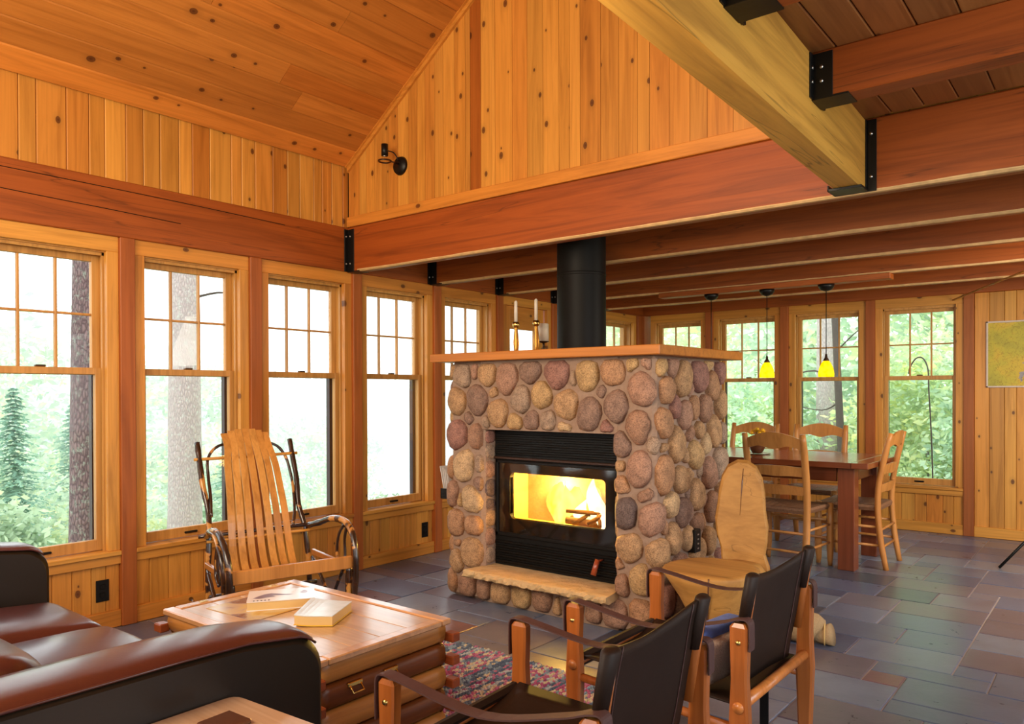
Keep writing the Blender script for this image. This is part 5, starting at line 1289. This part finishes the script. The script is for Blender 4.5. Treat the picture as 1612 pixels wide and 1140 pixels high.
# ---- ladder-back chairs: local +Y forward, back at y=0
def ladder():
    e = empty('dining_chair', (0, 0, 0)); hb, wb, wf_, dp = 0.965, 0.205, 0.228, 0.40
    for s in (-1, 1):
        MB().tube(spline([(s*(wb-0.005), -0.055, 0.0), (s*wb, -0.02, 0.20), (s*wb, 0.0, 0.43), (s*wb, -0.01, 0.62), (s*wb, -0.045, 0.80), (s*wb, -0.085, hb)], 3), [0.024]*2+[0.027]*12+[0.024, 0.022], 8, sq=(0.80, 0.95)).build('leg', chair_m, e)
        MB().tube([(s*wf_, dp, 0.0), (s*wf_, dp-0.004, 0.04), (s*wf_, dp, 0.12), (s*wf_, dp, 0.30), (s*wf_, dp, 0.455)], [0.015, 0.020, 0.026, 0.026, 0.024], 8, sq=(1, 1)).build('leg', chair_m, e)
        for z in (0.17, 0.30): MB().tube([(s*wb, -0.01, z), (s*wf_, dp, z)], 0.0095, 8).build('side_rung', chair_m, e)
    for z in (0.20, 0.33): MB().tube([(-wf_, dp, z), (wf_, dp, z)], 0.0095, 8).build('front_rung', chair_m, e)
    for z in (0.15, 0.28): MB().tube([(-wb, -0.018, z), (wb, -0.018, z)], 0.0095, 8).build('back_rung', chair_m, e)
    def rail(z0, z1, arch, wave, y0, nm):
        n = 24; top = []; bot = []
        for i in range(n+1):
            t = -1+2*i/n; x = t*wb
            top.append((x, z1+arch*(math.cos(t*PI/2)**1.0) - (0.0 if abs(t) < 0.9 else 0.0)))
            bot.append((x, z0+wave*(0.5*(1-math.cos(2*PI*abs(t)))) * (1 if abs(t) < 1 else 0) - 0.004))
        poly = top+bot[::-1]
        def fn(a, b, d):
            cv = -0.022*(1-(a/wb)**2)
            return (a, y0+cv+d-(b-z0)*0.20, b)
        vs = [fn(a, b, -0.008) for a, b in poly]+[fn(a, b, 0.008) for a, b in poly]; m = len(poly); fs = [(i, (i+1) % m, (i+1) % m+m, i+m) for i in range(m)]
        for i in range(n): fs += [(i, i+1, m-2-i, m-1-i), (m+i, m+m-1-i, m+m-2-i, m+i+1)]
        MB().add(vs, fs).build(nm, chair_m, e)
    rail(0.865, 0.925, 0.055, 0.020, -0.060, 'top_rail'); rail(0.675, 0.735, 0.012, 0.004, -0.018, 'back_slat'); rail(0.545, 0.60, 0.012, 0.004, -0.003, 'back_slat')
    # rush seat, woven towards the middle in four wedges
    q = [(-wb+0.005, -0.005), (wb-0.005, -0.005), (wf_, dp), (-wf_, dp)]; c = (0, dp*0.48); vs = []; fs = []; n = 11
    for side in range(4):
        a, b = q[side], q[(side+1) % 4]; base = len(vs)
        for i in range(n+1):
            t = i/n; z = 0.452-0.02*math.sin(t*PI/2)+(0.004 if i % 2 else 0)
            vs += [(a[0]+(c[0]-a[0])*t, a[1]+(c[1]-a[1])*t, z), (b[0]+(c[0]-b[0])*t, b[1]+(c[1]-b[1])*t, z)]
        for i in range(n): k = base+2*i; fs.append((k, k+1, k+3, k+2))
        base = len(vs); vs += [(a[0], a[1], 0.452), (b[0], b[1], 0.452), (b[0]*1.03, b[1]+(0.012 if side == 2 else -0.006), 0.436), (a[0]*1.03, a[1]+(0.012 if side == 2 else -0.006), 0.436), (b[0]*0.97, b[1]*0.97, 0.412), (a[0]*0.97, a[1]*0.97, 0.412)]
        fs += [(base, base+1, base+2, base+3), (base+3, base+2, base+4, base+5)]
    base = len(vs); vs += [(a*0.97, b*0.97, 0.412) for a, b in q]; fs.append((base, base+1, base+2, base+3))
    MB().add(vs, fs).build('rush_seat', rush_m, e, recalc=False)
    return e
ch0 = ladder()
spots = [((2.325, 1.915), -2, 'ladder-back chair seen from behind, tucked under the near side of the dining table'),
         ((2.15, 3.40), 180, 'ladder-back chair facing the camera across the dining table, before the middle window'),
         ((1.555, 3.42), 180, 'ladder-back chair across the table, half hidden by the stone fireplace'),
         ((2.868, 2.585), 90, 'ladder-back chair seen side on at the right end of the dining table')]
for i, ((x, y), a, lab) in enumerate(spots):
    o = ch0 if i == 0 else copy_tree(ch0)
    o.location = (x, y, 0); o.rotation_euler = (0, 0, math.radians(a+0+(2 if i == 1 else 0))); tag(o, lab, 'chair', 'ladder-back chairs round the dining table')
# bowl of yellow flowers
bw = MB().lathe([(0.034, 0), (0.040, 0.006), (0.062, 0.045), (0.072, 0.085), (0.074, 0.095), (0.068, 0.093), (0.055, 0.05), (0.0, 0.02)], n=24).build('flower_bowl', bowl_m); bw.location = (1.965, 2.47, 0.774); tag(bw, 'brown glazed bowl on the dining table', 'bowl')
pt = MB().lathe([(0.0, 0), (0.075, 0.0), (0.105, 0.005), (0.104, 0.007), (0.07, 0.003), (0.0, 0.003)], n=28).build('plate', bowl_m); pt.location = (1.965, 2.47, 0.768); tag(pt, 'flat dark plate under the brown flower bowl', 'plate')
fl_ = empty('yellow_flowers', (1.965, 2.47, 0.86)); tag(fl_, 'bunch of yellow flowers in the brown bowl on the dining table', 'flowers')
R = random.Random(12)
for i in range(13):
    a = R.uniform(0, 2*PI); rr = R.uniform(0, 0.06); x, y, z = math.cos(a)*rr, math.sin(a)*rr, 0.045+R.uniform(0, 0.045)*(1-rr*8)+0.01
    m = MB(); n = 7
    for ring, (r0, h) in enumerate(((0.030, 0.0), (0.022, 0.010), (0.013, 0.017))):
        for k in range(n):
            b = 2*PI*k/n+ring*0.4; c, s = math.cos(b), math.sin(b); c2, s2 = math.cos(b+0.42), math.sin(b+0.42); c1, s1 = math.cos(b-0.42), math.sin(b-0.42)
            m.add([(x, y, z+h), (x+c1*r0*0.7, y+s1*r0*0.7, z+h+0.006), (x+c*r0, y+s*r0, z+h+0.011), (x+c2*r0*0.7, y+s2*r0*0.7, z+h+0.006)], [(0, 1, 2, 3)])
    m.lathe([(0, 0), (0.012, 0.004), (0.016, 0.012), (0.009, 0.02), (0, 0.022)], (x, y, z), 8)
    m.build('blossom', yellow_m, fl_, tintr(R, 0.8, 1.15, 0.1), recalc=False)
    MB().tube([(x*0.3, y*0.3, -0.03), (x, y, z)], 0.002, 5).build('stem', plain('stem_green', (0.10, 0.14, 0.03), 0.6) if i == 0 else bpy.data.materials['stem_green'], fl_)

# ================================================================== OUTDOORS
def leafmat(name, c1, c2, c3, trans=0.35):
    m, nt = newmat(name); k = N(nt); tc = k.n('ShaderNodeTexCoord').outputs['Object']; oi = k.n('ShaderNodeObjectInfo')
    n = k.n('ShaderNodeTexNoise', ins={'Vector': tc, 'Scale': 1.6, 'Detail': 4.0}).outputs[0]
    c = k.ramp(n, [(0.35, c1), (0.5, c2), (0.65, c3)]); c = k.mix(1.0, c, oi.outputs['Color'], 'MULTIPLY')
    d = k.n('ShaderNodeBsdfDiffuse', ins={0: c}); t = k.n('ShaderNodeBsdfTranslucent', ins={0: c}); mx = k.n('ShaderNodeMixShader', ins={0: trans})
    nt.links.new(d.outputs[0], mx.inputs[1]); nt.links.new(t.outputs[0], mx.inputs[2]); k.out(mx.outputs[0]); return m
leaf_m = leafmat('broad_leaves', (0.40, 0.52, 0.36), (0.56, 0.68, 0.47), (0.78, 0.80, 0.42))
fir_leaf = leafmat('conifer_needles', (0.20, 0.34, 0.24), (0.28, 0.44, 0.30), (0.36, 0.52, 0.36))
ground_m = plain('forest_floor', (0.34, 0.40, 0.22), 0.95, nscale=1.2, var=0.3, detail=8)
lake_m = plain('lake_water', (0.45, 0.50, 0.52), 0.08, nscale=0.4, var=0.05, spec=0.8)
def barkmat(name, c1, c2, lich):
    m, nt = newmat(name); k = N(nt); p, oi = coords(k)
    v = k.n('ShaderNodeTexVoronoi', feature='DISTANCE_TO_EDGE', ins={'Vector': k.vmath('MULTIPLY', p, (40, 40, 14)), 'Scale': 1.0}).outputs['Distance']
    n = k.n('ShaderNodeTexNoise', ins={'Vector': p, 'Scale': 16.0, 'Detail': 7.0, 'Roughness': 0.75}).outputs[0]
    c = k.mix(k.ramp(v, [(0.0, (0, 0, 0)), (0.25, (1, 1, 1))]), c1, c2)
    c = k.mix(k.ramp(n, [(0.53, (0, 0, 0)), (0.66, (0.8, 0.8, 0.8))]), c, lich)
    b = k.bsdf(c, 0.95, bump=v, bstr=0.8, bdist=0.02); return m
bark_m = barkmat('pine_bark', (0.10, 0.06, 0.065), (0.26, 0.165, 0.165), (0.36, 0.42, 0.34))
bark2_m = barkmat('pale_bark', (0.42, 0.34, 0.33), (0.60, 0.48, 0.46), (0.66, 0.68, 0.62))
barkd_m = plain('dark_branch', (0.10, 0.075, 0.06), 0.9)
def hgt(x, y):
    d = max(0, -x-2.0); e = max(0, y-6.0)
    return -0.5-0.30*min(d, 22)-0.10*min(e, 15)*0.3+0.25*mnoise.noise(Vector((x*0.2, y*0.2, 0)))
gm_ = MB(); GX = [-60, -45, -34, -26, -22, -18, -15, -12, -9, -7, -5, -3, -1, 1, 4, 8, 12, 18, 26, 40]; GY = [-40, -25, -15, -10, -6, -3, 0, 3, 6, 9, 12, 16, 22, 30, 45, 70]
gm_.add([(x, y, hgt(x, y)) for y in GY for x in GX], [(j*len(GX)+i, j*len(GX)+i+1, (j+1)*len(GX)+i+1, (j+1)*len(GX)+i) for j in range(len(GY)-1) for i in range(len(GX)-1)], True)
gm_.build('terrain', ground_m, recalc=False, kind='structure')
MB().box(-260, -16, -60, 260, -5.0, -4.9).build('lake', lake_m, kind='structure')
def trunk(nm, x, y, r, h, mat, lab, lean=(0, 0), group='trees outside the windows'):
    z0 = hgt(x, y)-0.1; R_ = random.Random(int(abs(x*100+y*10))); m = 20; n = 16
    e = empty(nm, (x, y, z0)); tag(e, lab, 'tree', group); vs = []
    for i in range(m):
        t = i/(m-1); rr = r*(1-0.45*t)*(1.35-0.35*min(1, t*12))
        for k in range(n):
            a = 2*PI*k/n; q = rr*(1+0.06*mnoise.noise(Vector((math.cos(a)*2, math.sin(a)*2, t*30))))
            vs.append((lean[0]*t*h+math.cos(a)*q, lean[1]*t*h+math.sin(a)*q, t*h))
    fs = [(i*n+k, i*n+(k+1) % n, (i+1)*n+(k+1) % n, (i+1)*n+k) for i in range(m-1) for k in range(n)]
    MB().add(vs, fs, True).build('trunk', mat, e, recalc=False); return e
def branch(e, pts, r, mat):
    P = spline(pts, 4); m = len(P); MB().tube(P, [r*(1-0.8*i/(m-1)) for i in range(m)], 6).build('branch', mat, e, recalc=False)
def leaves(n_, rx, ry, rz, size, seed, shell=0.5, clumps=24):
    R_ = random.Random(seed); mb = MB(); vs = []; fs = []
    cl = []
    for _ in range(clumps):
        a = R_.uniform(0, 2*PI); u = R_.uniform(-1, 1); q = R_.uniform(shell, 1); s_ = math.sqrt(1-u*u); cl.append((rx*q*s_*math.cos(a), ry*q*s_*math.sin(a), rz*q*u))
    for i in range(n_):
        c = cl[i % clumps]; cr = 0.33
        p = [c[0]+max(-rx*0.3, min(rx*0.3, R_.gauss(0, rx*cr*0.5))), c[1]+max(-ry*0.3, min(ry*0.3, R_.gauss(0, ry*cr*0.5))), c[2]+max(-rz*0.25, min(rz*0.25, R_.gauss(0, rz*cr*0.4)))]
        a = Vector((R_.gauss(0, 1), R_.gauss(0, 1), R_.gauss(0, 0.6))).normalized(); b = a.cross(Vector((R_.gauss(0, 1), R_.gauss(0, 1), R_.gauss(0, 1)))).normalized(); s_ = size*R_.uniform(0.6, 1.3)
        P = Vector(p); k = len(vs); vs += [P-a*s_, P-b*s_*0.5, P+a*s_, P+b*s_*0.5]; fs.append((k, k+1, k+2, k+3))
    return MB().add(vs, fs)
L1 = leaves(9000, 1.5, 1.5, 1.7, 0.065, 1, clumps=46).mesh('crown_a', False); L2 = leaves(7000, 1.1, 1.1, 1.0, 0.055, 2, clumps=36).mesh('crown_b', False); L3 = leaves(9000, 2.3, 2.3, 2.6, 0.10, 3, clumps=56).mesh('crown_c', False)
for me in (L1, L2, L3): me.materials.append(leaf_m)
stem_mesh = MB().tube([(0, 0, -1.0), (0.05, 0.02, -0.3), (0.0, 0.06, 0.5)], [0.07, 0.05, 0.02], 7).mesh('stem', False); stem_mesh.materials.append(barkd_m)
def tree(kind, x, y, z, me, sc, lab, col, cat, group, rz=0.0, sz=1.0):
    e = empty(kind, (x, y, hgt(x, y))); tag(e, lab, cat, group)
    c = bpy.data.objects.new('foliage', me); COL.objects.link(c); c.parent = e; c.location = (0, 0, z-hgt(x, y)); c.scale = (sc, sc, sc*sz); c.rotation_euler = (0, 0, rz); c.color = (*col, 1); c['kind'] = 'stuff'
    s_ = bpy.data.objects.new('trunk', stem_mesh); COL.objects.link(s_); s_.parent = e; h = max(0.6, z-hgt(x, y)); s_.location = (0, 0, h*0.62); s_.scale = (1, 1, h*0.66)
    return e
def conifer(seed, h, r):
    R_ = random.Random(seed); vs = []; fs = []; lv_ = int(h*13)
    for i in range(lv_):
        t = i/lv_; z = h*(0.06+0.94*t); rr = r*(1-t)**0.85+0.03; nb_ = 7
        for k in range(nb_):
            a = 2*PI*k/nb_+i*0.7+R_.uniform(-0.2, 0.2); L = rr*R_.uniform(0.45, 1.15); d = Vector((math.cos(a), math.sin(a), R_.uniform(-0.45, -0.05))); s_ = Vector((-math.sin(a), math.cos(a), 0))
            for j in range(7):
                u = (j+1)/7; p = Vector((0, 0, z))+d*L*u; w_ = L*0.20*(1.15-u)+0.02
                for sg in (-1, 1):
                    q = len(vs); tip = p+s_*sg*w_+d*w_*0.6+Vector((0, 0, R_.uniform(-0.05, 0.02))); vs += [p-d*0.03, tip, p+d*0.05]; fs.append((q, q+1, q+2))
            q = len(vs); e = Vector((0, 0, z))+d*L; vs += [Vector((0, 0, z))+s_*0.02, e, Vector((0, 0, z))-s_*0.02]; fs.append((q, q+1, q+2))
    me = MB().add(vs, fs).mesh('conifer', False); me.materials.append(fir_leaf); return me
CN = [conifer(1, 3.6, 1.0), conifer(2, 5.0, 1.25)]
def fir(x, y, me, sc, lab, col):
    e = empty('young_spruce', (x, y, hgt(x, y))); tag(e, lab, 'tree', 'young spruces outside the left windows')
    c = bpy.data.objects.new('needles', me); COL.objects.link(c); c.parent = e; c.scale = (sc,)*3; c.color = (*col, 1); c['kind'] = 'stuff'
    MB().tube([(0, 0, -0.1), (0, 0, 3.4*sc)], [0.05*sc, 0.008], 7).build('trunk', barkd_m, e, recalc=False)
# big trunks seen through the left windows
trunk('pine_tree', -3.5, -0.29, 0.165, 10, bark_m, 'thick lichened red pine trunk close outside the leftmost window', (0.0, 0.012))
t2 = trunk('pine_tree', -5.0, 1.50, 0.215, 11, bark2_m, 'pale greyish pine trunk outside the second window from the left', (0, 0.004))
branch(t2, [(0, 0.1, 3.9), (0.1, 0.5, 4.0), (0.2, 0.75, 3.85), (0.2, 0.9, 3.9)], 0.02, barkd_m)
t3 = trunk('birch_tree', -6.2, -0.75, 0.05, 7, bark2_m, 'slender pale birch behind the leftmost window', (0.01, -0.03))
# through the dining windows
t4 = trunk('pine_tree', 0.45, 9.4, 0.17, 10, bark2_m, 'pale trunk outside the dining window behind the right pendant lamp', (0, 0))
t5 = trunk('leaning_tree', 1.22, 7.6, 0.055, 7, barkd_m, 'thin dark leaning tree with bare branches outside the dining window', (-0.045, 0))
branch(t5, [(-0.08, 0, 1.9), (-0.4, 0, 2.05), (-0.9, 0.1, 2.0), (-1.3, 0.1, 2.25)], 0.018, barkd_m); branch(t5, [(-0.08, 0, 1.6), (-0.3, 0, 1.5), (-0.8, 0.1, 1.55), (-1.1, 0.1, 1.4)], 0.012, barkd_m); branch(t5, [(-0.12, 0, 2.3), (0.2, 0, 2.6), (0.5, 0, 2.7)], 0.012, barkd_m)
t6 = trunk('pine_tree', 2.5, 12.0, 0.16, 10, bark2_m, 'grey trunk high among leaves outside the window nearest the map')
R = random.Random(40)
SH = [(-5.6, -1.9, -1.1, L2, 1.05, 'low yellow-green shrub outside the leftmost window, nearest the glass'), (-7.6, -0.1, -1.6, L2, 1.25, 'rounded pale shrub between the two big trunks outside'),
      (-7.4, 2.9, -1.9, L2, 1.25, 'pale shrub low outside the window behind the rocker'), (-10.6, -2.6, -1.0, L1, 1.25, 'tall light green bush at the left edge of the leftmost window'),
      (-11.2, 1.4, -2.0, L1, 1.2, 'mid green bush behind the pale trunk outside the second window'), (-10.2, 5.6, -3.0, L1, 1.1, 'green bush outside the window behind the rocker'),
      (-8.2, 7.8, -2.6, L2, 1.35, 'low green bush outside the window just left of the fireplace'), (-15.8, -0.6, -1.2, L3, 1.1, 'tall misty tree farther off outside the leftmost window'),
      (-15.5, 5.2, -3.0, L3, 0.95, 'misty tree by the lake outside the second window'), (-13.2, 10.2, -3.8, L3, 0.85, 'misty tree by the lake outside the window left of the fireplace'), (-7.6, 12.6, -2.2, L3, 0.95, 'leafy tree outside the glazed door behind the mantle')]
SH += [(-19.5, 2.6, 0.6, L3, 1.5, 'tall pale hazy tree reaching up behind the leftmost window'), (-20.0, 9.0, -0.4, L3, 1.3, 'tall pale hazy tree beyond the second window from the left'), (-19.0, -5.5, 1.2, L3, 1.5, 'tall pale hazy tree at the far left edge of the view'), (-22.0, 16.0, -2.0, L3, 1.15, 'pale hazy tree low beyond the window behind the rocker')]
for (x, y, z, me, sc, lab) in SH:
    far = min(1, max(0, (-x-6)/10)); c = (1.0+0.25*far, 1.0+0.2*far, 1.0+0.4*far)  # distance haze put into the tint: paler and bluer farther off
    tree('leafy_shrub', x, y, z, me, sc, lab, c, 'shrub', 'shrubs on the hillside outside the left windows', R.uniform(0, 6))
for (x, y, me, sc, lab) in [(-7.6, -1.9, CN[0], 1.0, 'young spruce outside the leftmost window, left of the dark trunk'), (-9.2, 1.0, CN[1], 0.8, 'small spruce left of the pale trunk in the second window'), (-8.8, 4.4, CN[0], 0.85, 'small spruce at the right side of the second window'), (-12.6, 3.2, CN[1], 0.95, 'distant spruce outside the window behind the rocker')]:
    fir(x, y, me, sc, lab, (1.1, 1.15, 1.2))
MT = [(-2.6, 9.6, 0.2, L3, 0.85, 'maple with pale leaves outside the dining window beside the fireplace'), (0.2, 12.6, 2.0, L3, 1.15, 'large maple behind the pale trunk, centre dining window'), (3.9, 12.2, 1.8, L3, 1.15, 'large yellowish maple outside the window beside the map'),
      (-0.5, 8.3, 0.0, L1, 0.85, 'low maple just outside the dining window with the middle pendant'), (1.9, 9.4, 0.4, L1, 0.95, 'young maple between the two dining windows on the right'), (3.3, 8.2, 0.9, L1, 0.85, 'young yellow-green maple close outside the window beside the map'),
      (-4.4, 14.2, 1.2, L3, 1.2, 'hazy maple behind the corner post of the dining area'), (1.6, 16.0, 5.2, L3, 1.35, 'tall maple crown high in the right dining windows'), (2.0, 7.2, -0.5, L2, 0.62, 'small leafy sapling below the sill behind the dining table'), (7.0, 9.5, 1.8, L3, 0.95, 'maple at the right of the hook pole, beyond the panelled wall')]
for i, (x, y, z, me, sc, lab) in enumerate(MT):
    tree('maple_tree', x, y, z, me, sc, lab, (1.2, 1.25, 1.35) if i % 2 else (1.35, 1.3, 1.2), 'tree', 'leafy trees outside the dining windows', R.uniform(0, 6))
def haze(nm, q, dens, lab):
    m, nt = newmat(nm); k = N(nt); v = k.n('ShaderNodeVolumeScatter', ins={'Color': (0.96, 0.98, 1.0, 1), 'Density': dens, 'Anisotropy': 0.2}); o = k.n('ShaderNodeOutputMaterial'); nt.links.new(v.outputs[0], o.inputs['Volume'])
    h = MB().box(*q).build(nm, m, recalc=False); h['kind'] = 'stuff'; h['label'] = lab; h['category'] = 'mist'
haze('lake_mist', (-42, -7.0, -12, 45, -5.2, 7.0), 0.020, 'pale morning mist over the hillside and lake outside the left windows')
haze('forest_mist', (-6.9, 12, 7.2, 30, -2.0, 8.0), 0.035, 'thin pale mist among the maples outside the dining windows')
# far shore beyond the lake
tl = MB(); R = random.Random(50); vs = []; fs = []
for i in range(1400):
    a = R.uniform(math.radians(95), math.radians(182)); d = R.uniform(95, 130); x, y = d*math.cos(a), d*math.sin(a); h = R.uniform(5, 10); r = R.uniform(1.2, 2.2); k = len(vs)
    for j in range(5): b = 2*PI*j/5; vs.append((x+r*math.cos(b), y+r*math.sin(b), -5.2))
    vs.append((x, y, -5+h)); fs += [(k+j, k+(j+1) % 5, k+5) for j in range(5)]
o = tl.add(vs, fs).build('treeline', leafmat('far_trees_hazed', (0.55, 0.66, 0.62), (0.60, 0.70, 0.66), (0.64, 0.72, 0.68)), recalc=False); o['kind'] = 'stuff'; o['label'] = 'pale misty treeline on the far shore of the lake'; o['category'] = 'trees'  # haze over the far shore is put into these pale tree colours
# garden hook and rail post outside the last dining window
hk = MB().tube(spline([(0.06, 0, -1.1), (0.03, 0, 0.2), (0.0, 0, 0.85), (-0.01, 0, 1.1), (-0.06, 0, 1.22), (-0.13, 0, 1.22), (-0.19, 0, 1.12), (-0.20, 0, 1.05)], 5), 0.0075, 8).build('garden_hook', barkd_m); hk.location = (2.54, 6.0, 0.40); tag(hk, 'thin black curved garden hook pole outside the window beside the map', 'pole')
rpst = MB().box(-0.03, 0.03, -0.03, 0.03, 0, 1.6, 0.004).build('deck_post', bark_m); rpst.location = (2.93, 5.6, -0.75); tag(rpst, 'short brown deck post outside, low in the last dining window', 'post')
